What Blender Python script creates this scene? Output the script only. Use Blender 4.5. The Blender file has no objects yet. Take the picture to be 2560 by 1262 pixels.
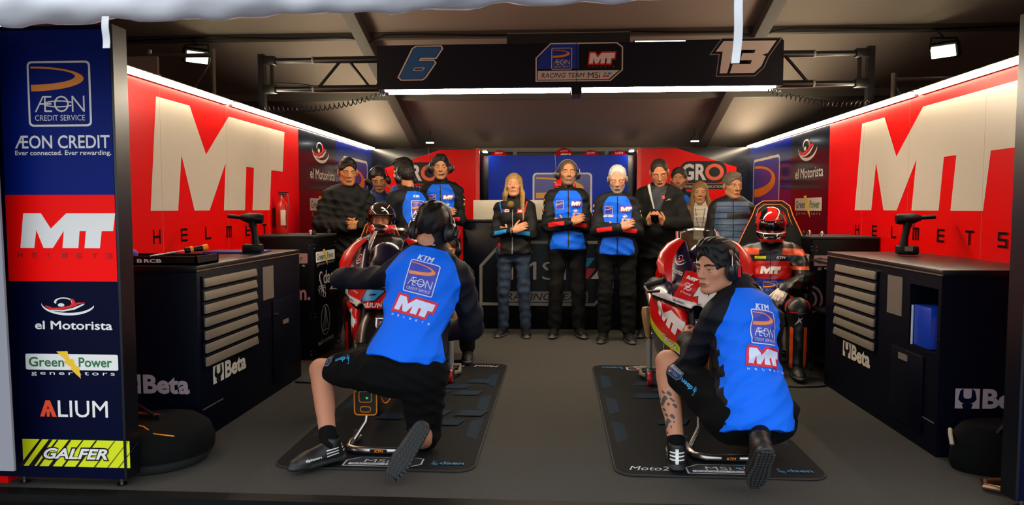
import bpy, bmesh, math, random
import numpy as np
from mathutils import Vector, Matrix, Euler
from mathutils.bvhtree import BVHTree
C = bpy.context.scene.collection
sc = bpy.context.scene
R = math.radians
# ------------------------------------------------------------ camera, sky, exposure
FPX = 1800.0
PITCH = math.atan(110 / FPX)
YAW = math.atan(114 * math.cos(PITCH) / FPX)
CAMP = Vector((0, 0, 1.30))
cd = bpy.data.cameras.new('camera'); cam = bpy.data.objects.new('camera', cd); C.objects.link(cam)
cd.sensor_width = 36; cd.lens = FPX / 2560 * 36
cam.location = CAMP; cam.rotation_euler = (R(90) - PITCH, 0, YAW)
cd.clip_start = 0.05
cd.dof.use_dof = True; cd.dof.focus_distance = 5.6; cd.dof.aperture_fstop = 5.0
sc.camera = cam
sc.view_settings.view_transform = 'Standard'; sc.view_settings.look = 'None'
sc.view_settings.gamma = 1; sc.view_settings.exposure = 0.12
sc.view_settings.use_curve_mapping = False
w = bpy.data.worlds.new('overcast_sky'); sc.world = w; w.use_nodes = True
nt = w.node_tree; bg = nt.nodes['Background']
tc = nt.nodes.new('ShaderNodeTexCoord'); sx = nt.nodes.new('ShaderNodeSeparateXYZ')
rp = nt.nodes.new('ShaderNodeValToRGB'); mr = nt.nodes.new('ShaderNodeMapRange')
nt.links.new(tc.outputs['Generated'], sx.inputs[0]); nt.links.new(sx.outputs['Z'], mr.inputs[0])
mr.inputs[1].default_value = -1; mr.inputs[2].default_value = 1
nt.links.new(mr.outputs[0], rp.inputs[0]); nt.links.new(rp.outputs[0], bg.inputs[0])
rp.color_ramp.elements[0].position = .42; rp.color_ramp.elements[0].color = (.05, .05, .055, 1)
rp.color_ramp.elements[1].position = .56; rp.color_ramp.elements[1].color = (.86, .94, 1.0, 1)
bg.inputs[1].default_value = 1.9
def lamp(name, kind, loc, energy, col=(1, 1, 1), size=.1, sizey=None, target=None, parent=None, spot=60):
    d = bpy.data.lights.new(name, kind); d.energy = energy; d.color = col
    o = bpy.data.objects.new(name, d); C.objects.link(o); o.location = loc
    if kind == 'AREA':
        d.size = size
        if sizey: d.shape = 'RECTANGLE'; d.size_y = sizey
    elif kind == 'SPOT': d.spot_size = R(spot); d.shadow_soft_size = size; d.spot_blend = .6
    else: d.shadow_soft_size = size
    if target is not None:
        o.rotation_euler = (Vector(target) - Vector(loc)).to_track_quat('-Z', 'Y').to_euler()
    if parent: o.parent = parent
    return o
WARM = (1.0, .80, .50)
# ------------------------------------------------------------ pixel -> world
_f = Vector((-math.sin(YAW) * math.cos(PITCH), math.cos(YAW) * math.cos(PITCH), -math.sin(PITCH)))
_r = Vector((math.cos(YAW), math.sin(YAW), 0)); _u = _r.cross(_f)
def ray(x, y): return _f + _r * ((x - 1280) / FPX) - _u * ((y - 631) / FPX)
def at(x, y, Y):
    d = ray(x, y); return CAMP + d * (Y / d.y)
def atz(x, y, z=0):
    d = ray(x, y); return CAMP + d * ((z - CAMP.z) / d.z)
def atx(x, y, X):
    d = ray(x, y); return CAMP + d * (X / d.x)
# ------------------------------------------------------------ materials
def lin(h):
    if not isinstance(h, str): return tuple(h)
    h = h.lstrip('#'); v = [int(h[i:i + 2], 16) / 255 for i in (0, 2, 4)]
    return tuple(((c + .055) / 1.055) ** 2.4 if c > .04045 else c / 12.92 for c in v)
_M = {}
def M(name, col='808080', rough=.5, metal=0, emit=0, spec=.5, bump=0, bscale=60, coat=0, trans=0, var=0, paint=(), alpha=1, sheen=0, ecol=None):
    """paint: [(attribute, colour)] - regions of another dye / print on the same surface"""
    if name in _M: return _M[name]
    m = bpy.data.materials.new(name); m.use_nodes = True
    n = m.node_tree; b = n.nodes['Principled BSDF']; L = n.links
    b.inputs['Roughness'].default_value = rough; b.inputs['Metallic'].default_value = metal
    b.inputs['Specular IOR Level'].default_value = spec
    b.inputs['Coat Weight'].default_value = coat; b.inputs['Coat Roughness'].default_value = .06
    b.inputs['Transmission Weight'].default_value = trans; b.inputs['Alpha'].default_value = alpha
    if sheen: b.inputs['Sheen Weight'].default_value = sheen
    c = lin(col) + (1,)
    b.inputs['Base Color'].default_value = c
    out = None
    if paint:
        for a, pc in paint:
            at_ = n.nodes.new('ShaderNodeAttribute'); at_.attribute_name = a
            g = n.nodes.new('ShaderNodeMath'); g.operation = 'GREATER_THAN'; g.inputs[1].default_value = 0
            L.new(at_.outputs['Fac'], g.inputs[0])
            mx = n.nodes.new('ShaderNodeMix'); mx.data_type = 'RGBA'
            L.new(g.outputs[0], mx.inputs[0])
            if out: L.new(out, mx.inputs[6])
            else: mx.inputs[6].default_value = c
            mx.inputs[7].default_value = lin(pc) + (1,); out = mx.outputs[2]
        L.new(out, b.inputs['Base Color'])
    if var or bump:
        t = n.nodes.new('ShaderNodeTexCoord'); ns = n.nodes.new('ShaderNodeTexNoise')
        ns.inputs['Scale'].default_value = bscale; ns.inputs['Detail'].default_value = 4
        L.new(t.outputs['Object'], ns.inputs['Vector'])
        if var:
            mx = n.nodes.new('ShaderNodeMix'); mx.data_type = 'RGBA'; mx.blend_type = 'MULTIPLY'
            mx.inputs[0].default_value = 1
            r = n.nodes.new('ShaderNodeValToRGB')
            r.color_ramp.elements[0].position = .3; r.color_ramp.elements[1].position = .7
            r.color_ramp.elements[0].color = (1 - var,) * 3 + (1,); r.color_ramp.elements[1].color = (1 + var,) * 3 + (1,)
            L.new(ns.outputs[0], r.inputs[0]); L.new(r.outputs[0], mx.inputs[7])
            if out: L.new(out, mx.inputs[6])
            else: mx.inputs[6].default_value = c
            L.new(mx.outputs[2], b.inputs['Base Color'])
        if bump:
            bp = n.nodes.new('ShaderNodeBump'); bp.inputs['Strength'].default_value = bump; bp.inputs['Distance'].default_value = .004
            L.new(ns.outputs[0], bp.inputs['Height']); L.new(bp.outputs[0], b.inputs['Normal'])
    if emit:
        b.inputs['Emission Color'].default_value = (lin(ecol) if ecol else lin(col)) + (1,)
        b.inputs['Emission Strength'].default_value = emit
    _M[name] = m
    return m
WHITE = M('white_print', 'e6e3de', .45); OFFW = M('cream_print', 'cfc8b8', .35)
RED = M('red_print', 'e01510', .3); BLACK = M('black_plastic', '080809', .45, spec=.3); INK = M('black_ink', '050505', .85, spec=.1)
BLK2 = M('black_rubber', '141415', .75); NAVY = M('navy_print', '040a24', .3)
BLUE = M('blue_print', '0a2a9a', .3); AEONB = M('violet_blue_print', '3038a0', .35)
ORANGE = M('orange_print', 'f08a18', .4); GREEN = M('green_print', '1e6b3c', .5)
YELLOW = M('yellow_print', 'f0c020', .5); LIME = M('lime_print', 'd8e010', .4)
CYAN = M('cyan_print', '2ea0d8', .5); GREY = M('grey_print', '8a8a8c', .5)
ALU = M('brushed_aluminium', 'a8a49c', .32, 1); STEEL = M('steel', 'b8b4ae', .22, 1)
BRONZE = M('bronze_tube', 'b48c5c', .4, .25); PINKISH = M('faded_print', 'b89098', .4)
# ------------------------------------------------------------ object helpers
def tag(o, label=None, cat=None, group=None, kind=None):
    if label: o['label'] = label
    if cat: o['category'] = cat
    if group: o['group'] = group
    if kind: o['kind'] = kind
    return o
def thing(name, label, cat, loc=(0, 0, 0), rz=0, group=None):
    o = bpy.data.objects.new(name, None); C.objects.link(o); o.empty_display_size = .1
    o.location = loc; o.rotation_euler = (0, 0, rz)
    return tag(o, label, cat, group)
def copytree(o, parent=None):
    c = o.copy(); C.objects.link(c); c.parent = parent
    for ch in list(o.children): copytree(ch, c)
    return c
def mesh_obj(name, V, F, mats, parent=None, loc=None, label=None, mi=None, smooth=True, attrs=None, ang=None):
    me = bpy.data.meshes.new(name)
    V = np.asarray(V, dtype=np.float32)
    if isinstance(F, np.ndarray):
        nf, k = F.shape
        me.vertices.add(len(V)); me.vertices.foreach_set('co', V.ravel())
        me.loops.add(nf * k); me.loops.foreach_set('vertex_index', F.ravel().astype(np.int32))
        me.polygons.add(nf); me.polygons.foreach_set('loop_start', np.arange(nf, dtype=np.int32) * k)
        me.update(calc_edges=True)
    else:
        me.from_pydata([tuple(v) for v in V], [], F); me.update()
    for m in (mats if isinstance(mats, (list, tuple)) else [mats]): me.materials.append(m)
    if mi is not None: me.polygons.foreach_set('material_index', np.asarray(mi, dtype=np.int32))
    if smooth: me.polygons.foreach_set('use_smooth', np.ones(len(me.polygons), dtype=bool))
    if ang: me.set_sharp_from_angle(angle=R(ang))
    for k, a in (attrs or {}).items():
        at_ = me.attributes.new(k, 'FLOAT', 'POINT'); at_.data.foreach_set('value', np.asarray(a, dtype=np.float32))
    o = bpy.data.objects.new(name, me); C.objects.link(o)
    if parent: o.parent = parent
    if loc: o.location = loc
    if label: o['label'] = label
    return o
def frame_from(z, hint=(0, 0, 1)):
    z = Vector(z).normalized(); h = Vector(hint)
    if abs(z.dot(h.normalized())) > .98: h = Vector((0, 1, 0)) if abs(z.y) < .9 else Vector((1, 0, 0))
    x = h.cross(z).normalized(); y = z.cross(x)
    return x, y, z
class MB:
    def __init__(s): s.bm = bmesh.new(); s.mats = []
    def mi(s, m):
        if m not in s.mats: s.mats.append(m)
        return s.mats.index(m)
    def _fin(s, faces, m):
        k = s.mi(m)
        for f in faces: f.material_index = k
    def box(s, c, d, m, rot=None, bev=0):
        r = bmesh.ops.create_cube(s.bm, size=1)
        vs = r['verts']; mt = Matrix.Translation(c) @ (rot.to_4x4() if rot else Matrix()) @ Matrix.Diagonal((d[0], d[1], d[2], 1))
        bmesh.ops.transform(s.bm, matrix=mt, verts=vs)
        fs = set(f for v in vs for f in v.link_faces)
        if bev:
            es = list(set(e for v in vs for e in v.link_edges))
            q = bmesh.ops.bevel(s.bm, geom=es, offset=bev, segments=2, affect='EDGES', profile=.5)
            fs = set(q['faces']) | set(f for f in fs if f.is_valid)
            for v in q['verts']: fs |= set(v.link_faces)
        s._fin(fs, m); return s
    def bb(s, lo, hi, m, bev=0):
        return s.box([(a + b) / 2 for a, b in zip(lo, hi)], [abs(b - a) for a, b in zip(lo, hi)], m, bev=bev)
    def rings(s, rs, m, closed=False, cap=True):
        bm = s.bm; k = s.mi(m); vr = [[bm.verts.new(p) for p in r] for r in rs]; n = len(vr[0])
        N = len(vr)
        for i in range(N if closed else N - 1):
            a, b = vr[i], vr[(i + 1) % N]
            for j in range(n):
                f = bm.faces.new((a[j], a[(j + 1) % n], b[(j + 1) % n], b[j])); f.material_index = k
        if cap and not closed:
            f = bm.faces.new(vr[0][::-1]); f.material_index = k
            f = bm.faces.new(vr[-1]); f.material_index = k
        return s
    def tube(s, pts, r, m, seg=10, closed=False):
        pts = [Vector(p) for p in pts]; n = len(pts); rr = r if isinstance(r, (list, tuple)) else [r] * n
        t0 = (pts[1] - pts[0]).normalized(); x, y, _ = frame_from(t0); rs = []
        for i in range(n):
            if closed: t = (pts[(i + 1) % n] - pts[i - 1]).normalized()
            else: t = (pts[min(i + 1, n - 1)] - pts[max(i - 1, 0)]).normalized()
            x = (x - t * x.dot(t)).normalized(); y = t.cross(x)
            rs.append([pts[i] + x * (rr[i] * math.cos(2 * math.pi * j / seg)) + y * (rr[i] * math.sin(2 * math.pi * j / seg)) for j in range(seg)])
        return s.rings(rs, m, closed)
    def cyl(s, a, b, ra, m, rb=None, seg=20):
        return s.tube([a, b], [ra, ra if rb is None else rb], m, seg)
    def lathe(s, prof, o, ax, m, seg=28):
        x, y, z = frame_from(ax); o = Vector(o)
        rs = [[o + z * h + (x * math.cos(2 * math.pi * j / seg) + y * math.sin(2 * math.pi * j / seg)) * max(r, 1e-4) for j in range(seg)] for r, h in prof]
        return s.rings(rs, m)
    def ring(s, o, ax, R0, r0, m, seg=32, s2=10):
        x, y, z = frame_from(ax); o = Vector(o)
        return s.tube([o + (x * math.cos(2 * math.pi * j / seg) + y * math.sin(2 * math.pi * j / seg)) * R0 for j in range(seg)], r0, m, s2, True)
    def prism(s, poly, o, xd, yd, depth, m):
        """polygon in the plane (o, xd, yd), extruded by depth along xd x yd"""
        o, xd, yd = Vector(o), Vector(xd), Vector(yd); n = xd.cross(yd).normalized() * depth
        bm = s.bm; k = s.mi(m)
        a = [bm.verts.new(o + xd * p[0] + yd * p[1]) for p in poly]; b = [bm.verts.new(v.co + n) for v in a]
        fs = [bm.faces.new(a[::-1]), bm.faces.new(b)]
        for i in range(len(a)):
            j = (i + 1) % len(a); fs.append(bm.faces.new((a[i], a[j], b[j], b[i])))
        for f in fs: f.material_index = k
        return s
    def ball(s, c, r, m, rot=None, u=20, v=12):
        q = bmesh.ops.create_uvsphere(s.bm, u_segments=u, v_segments=v, radius=1)
        rr = r if isinstance(r, (list, tuple)) else (r, r, r)
        mt = Matrix.Translation(c) @ (rot.to_4x4() if rot else Matrix()) @ Matrix.Diagonal((rr[0], rr[1], rr[2], 1))
        bmesh.ops.transform(s.bm, matrix=mt, verts=q['verts'])
        s._fin(set(f for v_ in q['verts'] for f in v_.link_faces), m); return s
    def build(s, name, parent=None, label=None, loc=None, ang=40, rz=None):
        bmesh.ops.recalc_face_normals(s.bm, faces=s.bm.faces)
        me = bpy.data.meshes.new(name); s.bm.to_mesh(me); s.bm.free()
        for m in s.mats: me.materials.append(m)
        if ang:
            me.polygons.foreach_set('use_smooth', np.ones(len(me.polygons), dtype=bool)); me.set_sharp_from_angle(angle=R(ang))
        o = bpy.data.objects.new(name, me); C.objects.link(o)
        if parent: o.parent = parent
        if loc is not None: o.location = loc
        if rz is not None: o.rotation_euler = (0, 0, rz)
        if label: o['label'] = label
        return o
def struct(name, mb, loc=None):
    o = mb.build(name, loc=loc); o['kind'] = 'structure'; return o
# ------------------------------------------------------------ printed marks: layers of flat shapes
_T = {}
def _glyphs(s, bold, shear, sp=1.0):
    key = (s, bold, shear, sp)
    if key not in _T:
        cu = bpy.data.curves.new('t', 'FONT'); cu.body = s; cu.size = 1; cu.offset = bold; cu.shear = shear
        cu.space_character = sp; cu.resolution_u = 3; cu.fill_mode = 'FRONT'
        ob = bpy.data.objects.new('t', cu); me = ob.to_mesh()
        V = np.array([v.co[:2] for v in me.vertices]); F = [tuple(p.vertices) for p in me.polygons]
        ob.to_mesh_clear(); bpy.data.objects.remove(ob); bpy.data.curves.remove(cu)
        lo, hi = V.min(0), V.max(0); _T[key] = ((V - lo) / (hi - lo), F, (hi - lo)[0] / (hi - lo)[1])
    return _T[key]
def T(s, x, y, wd, h, m, bold=.01, shear=0, sp=1.0):
    """text filling the box x..x+wd, y..y+h (wd None: natural width, h None: natural height)"""
    fat = bold if bold > 0 and 'M' in s else 0   # letters whose outlines would cross when thickened: strike them several times instead
    V, F, asp = _glyphs(s, 0 if fat else bold, shear, sp)
    if fat:
        q = fat * 1.3; n = len(V); V = np.concatenate([np.c_[V + (dx * q / asp, dy * q), np.full(n, k * .2)] for k, (dx, dy) in enumerate(((1, 0), (-1, 0), (0, 1), (0, -1)))])
        F = [tuple(i + k * n for i in f) for k in range(4) for f in F]
    if wd is None: wd = h * asp
    if h is None: h = wd / asp
    return (np.c_[V[:, :2] * (wd, h) + (x, y), V[:, 2:]], F, m)
def TC(s, cx, y, wd, h, m, bold=.01, shear=0, sp=1.0):
    if wd is None: wd = h * _glyphs(s, bold, shear, sp)[2]
    return T(s, cx - wd / 2, y, wd, h, m, bold, shear, sp)
def P(pts, m): return (np.array(pts, float), [tuple(range(len(pts)))], m)
def RC(x0, y0, x1, y1, m): return P([(x0, y0), (x1, y0), (x1, y1), (x0, y1)], m)
def rr_pts(x0, y0, x1, y1, r, n=5):
    out = []
    for cx, cy, a0 in ((x1 - r, y1 - r, 0), (x0 + r, y1 - r, 90), (x0 + r, y0 + r, 180), (x1 - r, y0 + r, 270)):
        for i in range(n + 1):
            a = R(a0 + 90 * i / n); out.append((cx + r * math.cos(a), cy + r * math.sin(a)))
    return out
def RR(x0, y0, x1, y1, r, m): return P(rr_pts(x0, y0, x1, y1, r), m)
def band(out, inn, m, closed=True):
    n = len(out); V = np.array(list(out) + list(inn), float)
    F = [(i, (i + 1) % n, n + (i + 1) % n, n + i) for i in range(n if closed else n - 1)]
    return (V, F, m)
def RRO(x0, y0, x1, y1, r, t, m):
    return band(rr_pts(x0, y0, x1, y1, r), rr_pts(x0 + t, y0 + t, x1 - t, y1 - t, max(r - t, .001)), m)
def EL(cx, cy, rx, ry, m, n=24): return P([(cx + rx * math.cos(2 * math.pi * i / n), cy + ry * math.sin(2 * math.pi * i / n)) for i in range(n)], m)
def ELO(cx, cy, rx, ry, t, m, n=32):
    f = lambda a, b: [(cx + a * math.cos(2 * math.pi * i / n), cy + b * math.sin(2 * math.pi * i / n)) for i in range(n)]
    return band(f(rx, ry), f(rx - t, ry - t), m)
def offs(pts, d):
    n = len(pts); A = sum(pts[i][0] * pts[(i + 1) % n][1] - pts[(i + 1) % n][0] * pts[i][1] for i in range(n)); sg = 1 if A > 0 else -1
    out = []
    for i in range(n):
        p0, p1, p2 = (np.array(pts[k % n], float) for k in (i - 1, i, i + 1))
        a = (p1 - p0) / np.linalg.norm(p1 - p0); b = (p2 - p1) / np.linalg.norm(p2 - p1)
        na, nb = np.array((a[1], -a[0])) * sg, np.array((b[1], -b[0])) * sg
        k = na + nb; k = k / max(.35, (1 + na @ nb)); out.append(tuple(p1 + k * d))
    return out
def PO(pts, d0, d1, m): return band(offs(pts, d0), offs(pts, d1), m)
def stroke(pts, t, m):
    pts = [np.array(p, float) for p in pts]; L_, R_ = [], []
    tt = t if isinstance(t, (list, tuple)) else [t] * len(pts)
    for i in range(len(pts)):
        d = pts[min(i + 1, len(pts) - 1)] - pts[max(i - 1, 0)]; d = d / (np.linalg.norm(d) + 1e-9); n = np.array((-d[1], d[0])) * tt[i] / 2
        L_.append(pts[i] + n); R_.append(pts[i] - n)
    return band(L_, R_, m, False)
def arc(cx, cy, rx, ry, a0, a1, n=14): return [(cx + rx * math.cos(R(a0 + (a1 - a0) * i / n)), cy + ry * math.sin(R(a0 + (a1 - a0) * i / n))) for i in range(n + 1)]
def xf(layers, x=0, y=0, s=1, sy=None, rot=0, mat=None):
    c, s_ = math.cos(R(rot)), math.sin(R(rot)); out = []
    for V, F, m in layers:
        V = np.asarray(V); W = V[:, :2] * (s, sy or s); out.append((np.c_[W @ np.array([[c, s_], [-s_, c]]) + (x, y), V[:, 2:]], F, mat or m))
    return out
def flat(name, layers, o, xd, yd, parent, lift=.001, step=.0003, label=None):
    """a printed mark on a flat face: xd, yd are unit axes, layers are in metres"""
    o, xd, yd = np.array(o, float), np.array(xd, float), np.array(yd, float); n = np.cross(xd, yd)
    VV, FF, MI, ms, k = [], [], [], [], 0
    for i, (V, F, m) in enumerate(layers):
        W = o + V[:, :1] * xd + V[:, 1:2] * yd + n * (lift + step * i) + (V[:, 2:3] * step * n if V.shape[1] > 2 else 0); VV.append(W)
        if m not in ms: ms.append(m)
        FF += [tuple(k + q for q in f) for f in F]; MI += [ms.index(m)] * len(F); k += len(W)
    me_o = mesh_obj(name, np.concatenate(VV), FF, ms, parent, mi=MI, smooth=False, label=label)
    return me_o
def proj(name, layers, o, xd, yd, parent, bvh, cell=.012, lift=.002, step=.0004, back=.25, label=None):
    """a printed mark that follows a curved surface"""
    o, xd, yd = Vector(o), Vector(xd).normalized(), Vector(yd); yd = (yd - xd * yd.dot(xd)).normalized(); n = xd.cross(yd)
    bm = bmesh.new(); ms = []; lay = bm.verts.layers.float.new('k')
    for i, (V, F, m) in enumerate(layers):
        if m not in ms: ms.append(m)
        vs = [bm.verts.new((p[0], p[1], 0)) for p in V]
        for v, p in zip(vs, V): v[lay] = i + (p[2] if len(p) > 2 else 0)
        for f in F:
            try: bm.faces.new([vs[q] for q in f]).material_index = ms.index(m)
            except ValueError: pass
    bm.normal_update(); bmesh.ops.triangulate(bm, faces=bm.faces)
    for _ in range(6):
        es = [e for e in bm.edges if e.calc_length() > cell]
        if not es: break
        bmesh.ops.subdivide_edges(bm, edges=es, cuts=1); bmesh.ops.triangulate(bm, faces=[f for f in bm.faces if len(f.verts) > 3])
    dead = []; ok = []
    for v in bm.verts:
        p = o + xd * v.co.x + yd * v.co.y; h = bvh.ray_cast(p + n * back, -n, back * 2)
        if h[0] is None: dead.append(v)
        else: v.co = h[0] + n * (lift + step * v[lay]); ok.append(v)
    if dead: bmesh.ops.delete(bm, geom=dead, context='VERTS')
    me = bpy.data.meshes.new(name); bm.to_mesh(me); bm.free()
    for m in ms: me.materials.append(m)
    ob = bpy.data.objects.new(name, me); C.objects.link(ob); ob.parent = parent
    if label: ob['label'] = label
    return ob
# ------------------------------------------------------------ the marks themselves (unit boxes, height about 1)
MTP = [(0, 0), (.42, 0), (.50, .52), (.70, 0), (.98, 0), (1.33, .50), (1.27, 0), (1.745, 0), (1.80, .49), (1.99, .49), (1.93, 0), (2.39, 0), (2.46, .49), (2.80, .49), (2.88, 1), (1.42, 1), (.94, .56), (.66, 1), (.127, 1)]
def mt(m, out=None, d=.13, helm=None):
    L = []
    if out: L.append(P(offs(MTP, d), out))
    L.append(P(MTP, m))
    if helm: L += helmets(0, -.36, 2.75, .12, helm)
    return L
def helmets(x, y, wd, h, m, t=.2):
    """the widely spaced square lettering"""
    q = t * h; u = h * .95; L = []; n = 7
    seg = {'H': 'lrm', 'E': 'tmbl', 'L': 'lb', 'M': 'tlrc', 'T': 'tc', 'S': 'tmbup'}
    for i, ch in enumerate('HELMETS'):
        x0 = x + (wd - u) * i / (n - 1)
        for k in seg[ch]:
            a = {'l': (0, 0, q, h), 'r': (u - q, 0, u, h), 'c': (u / 2 - q / 2, 0, u / 2 + q / 2, h), 't': (0, h - q, u, h), 'b': (0, 0, u, q),
                 'm': (0, h / 2 - q / 2, u, h / 2 + q / 2), 'u': (0, h / 2, q, h), 'p': (u - q, 0, u, h / 2)}[k]
            L.append(RC(x0 + a[0], y + a[1], x0 + a[2], y + a[3], m))
    return L
def aeon(fill, line, orange=None, txt=True, w_=.96):
    orange = orange or ORANGE
    L = [RR(0, 0, w_, 1, .07, line), RR(.03, .03, w_ - .03, .97, .05, fill)]
    o = arc(.03, .73, .83, .19, 88, -88, 18); i = arc(.03, .765, .70, .125, 88, -88, 18)
    L.append(band(o, i, orange, False))
    if txt:
        L += [T('ÆON', .1, .22, .76, .25, line, -.012), T('CREDIT SERVICE', .1, .09, .76, .085, line, -.004)]
        L.append(stroke(arc(.47, .345, .22, .045, 20, 330, 16), .018, line))
    return L
def motorista(wm=None, rm=None):
    wm = wm or WHITE; rm = rm or RED
    L = [band(arc(.5, .80, .40, .36, 175, 345, 16), arc(.5, .85, .40, .33, 175, 345, 16), wm, False)]
    L.append(stroke([(.16, .74), (.26, .64), (.40, .66), (.55, .73), (.66, .83), (.76, .84)], [.03, .08, .07, .06, .05, .02], rm))
    L.append(stroke([(.24, .60), (.42, .585), (.58, .65), (.74, .80)], [.02, .045, .06, .03], wm))
    L.append(stroke(arc(.44, .86, .13, .13, 200, -20, 12), [.02] + [.035] * 8 + [.03] * 3 + [.01], wm))
    L.append(stroke(arc(.50, .85, .09, .12, 60, -60, 8), .05, rm)); L.append(EL(.40, .77, .05, .055, wm))
    L.append(T('el Motorista', 0, .0, 1.15, .26, wm, .022))
    return L
def greenpower(box=None, low=None):
    box = box or WHITE; low = low or WHITE
    L = [RR(0, .28, 2.6, 1, .06, box), T('Green', .09, .42, 1.0, .44, GREEN, .02), T('Power', 1.5, .42, .93, .44, GREEN, .02)]
    if low: L.append(T('generators', .15, .0, 2.35, .2, low, 0, 0, 1.4))
    L.append(P([(.88, 1.12), (1.2, 1.14), (1.24, .78), (1.34, .80), (1.42, .45), (1.50, .46), (1.55, -.10), (1.25, .35), (1.33, .36), (1.05, .68), (1.15, .72)], YELLOW))
    return L
def alium(m=None):
    m = m or WHITE; A = M('alium_orange', 'e8481e', .5)
    return [P([(0, 0), (.36, 1), (.62, 1), (.98, 0), (.72, 0), (.49, .68), (.26, 0)], A), P([(.40, .0), (.58, 0), (.58, .3), (.66, .3), (.49, .52), (.32, .3), (.40, .3)], A), T('LIUM', 1.08, 0, 2.9, 1, m, .005)]
def galfer():
    L = [RC(0, 0, 4.0, 1, LIME)]
    for x, t in ((.1, .10), (.45, .14), (.75, .07), (1.2, .10), (1.7, .05), (2.2, .06), (2.9, .03), (3.4, .02), (3.8, .02)):
        L.append(P([(x - .25, 0.0), (x - .25 + t * 1.6, 0.0), (x + .55 + t, 1), (x + .55, 1)], BLACK))
    L += [T('GALFER', .74, .24, 2.5, .5, BLACK, .075, .3), T('GALFER', .8, .29, 2.38, .4, WHITE, .028, .3)]
    return L
def beta(m=None):
    m = m or OFFW
    return [RC(0, 0, .9, 1, m), P(arc(.45, .62, .36, .40, 200, 340, 10) + [(.72, .9), (.60, 1), (.60, .62)] + arc(.45, .62, .15, .13, 0, -180, 8) + [(.30, 1), (.18, .9)], NAVY), P([(.3, 0), (.6, 0), (.66, .24), (.24, .24)], NAVY), T('Beta', 1.0, 0, 1.95, 1, m, .04)]
def scorpion(m):
    L = [stroke([(.30, .60), (.20, .75), (.18, .9), (.26, 1.02), (.38, 1.0), (.40, .9)], [.09, .08, .08, .07, .06, .02], m)]
    L.append(stroke([(.30, .62), (.34, .5), (.42, .36), (.5, .26)], [.06, .13, .15, .05], m))
    for a, b, c in (((.3, .55), (.14, .5), (.06, .36)), ((.33, .48), (.18, .4), (.12, .24)), ((.4, .42), (.28, .28), (.26, .12)), ((.42, .5), (.58, .5), (.66, .4)), ((.44, .44), (.6, .4), (.62, .28))):
        L.append(stroke([a, b, c], [.045, .04, .015], m))
    L.append(stroke([(.48, .28), (.42, .14), (.52, .06)], [.05, .08, .03], m)); L.append(stroke([(.52, .28), (.62, .18), (.60, .04)], [.05, .08, .03], m))
    return L
def daen(m, horiz=False):
    if horiz: return xf(scorpion(m), 0, 0, 1) + [T('daen', .8, .25, 2.0, .55, m, .02)]
    return scorpion(m) + [T('daen', .46, .55, 1.15, .5, m, .02)]
def audiotech(m):
    return [ELO(.45, .62, .28, .44, .022, m), stroke([(.27, .33), (.45, 1.0)], .022, m), stroke([(.45, 1.0), (.63, .33)], .022, m), stroke([(.27, .33), (.63, .33)], .022, m),
            stroke([(.45, 1.0), (.40, .35)], .018, m), stroke([(.45, 1.0), (.52, .35)], .018, m), T('audio-technica', -.02, -.02, .95, .14, m, .0)]
OCT = [(0, 0), (1.72, 0), (2.0, .28), (2.0, .88), (1.86, 1), (.34, 1), (0, .62)]
def msibadge(fill, line, txt):
    return [P(OCT, line), P(offs(OCT, -.04), fill), T('MSi', .5, .42, .62, .32, line, -.012), RC(1.25, .55, 1.4, .7, CYAN), RC(1.45, .6, 1.6, .75, WHITE), RC(1.3, .4, 1.45, .52, RED), RC(1.5, .42, 1.65, .55, RED),
            RC(.14, .1, 1.7, .3, line), T('RACING TEAM', .22, .14, 1.3, .12, fill, 0, .2)]
SIX = [(.42, 1), (1.0, 1), (1.02, .93), (.88, .66), (.52, .66), (.47, .57), (.82, .57), (.86, .50), (.62, .06), (.55, 0), (.06, 0), (0, .07), (.34, .94)]
def six(fill, line):
    return [P(offs(SIX, .035), line), P(SIX, M('six_edge', '0a1638', .4)), P(offs(SIX, -.015), fill), P([(.33, .27), (.57, .27), (.62, .36), (.38, .36)], line), P([(.36, .29), (.56, .29), (.59, .34), (.39, .34)], NAVY)]
ONE = [(.12, 0), (.34, 0), (.60, 1), (.22, 1), (0, .68), (.20, .68)]
THR = [(.42, 0), (1.12, 0), (1.34, .22), (1.46, .52), (1.36, .56), (1.52, .62), (1.76, 1), (.74, 1), (.66, .72), (1.16, .72), (1.12, .62), (.78, .62), (.72, .40), (1.06, .40), (1.02, .28), (.50, .28)]
def thirteen(m, line=None, dark=None):
    L = []
    if line: L += [P(offs(ONE, .10), line), P(offs(THR, .10), line), P(offs(ONE, .075), dark), P(offs(THR, .075), dark)]
    return L + [P(ONE, m), P(THR, m)]
def ktm(m): return [T('KTM', dx_, 0, 2.1, .8, m, 0, .25) for dx_ in (0, .05, .1)]
def star(m): return [P([(0, .1), (.55, .75), (.5, 1.0), (.72, .82), (1.2, .98), (.88, .68), (1.05, .3), (.72, .52)], m)]
def gro():
    w2 = M('gro_silver', 'b8b0b4', .35, .3)
    return [P(rr_pts(-.1, -.05, 2.0, 1.05, .45, 6), BLACK), T('GR', .0, .08, 1.1, .84, w2, .035), ELO(1.46, .5, .42, .42, .17, M('gro_orange', 'd8502a', .4)), RC(-.1, -.36, 2.0, -.10, BLACK), T('PERFORMANCE FABRICATION', -.06, -.29, 1.9, .12, w2, .01)]
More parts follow.
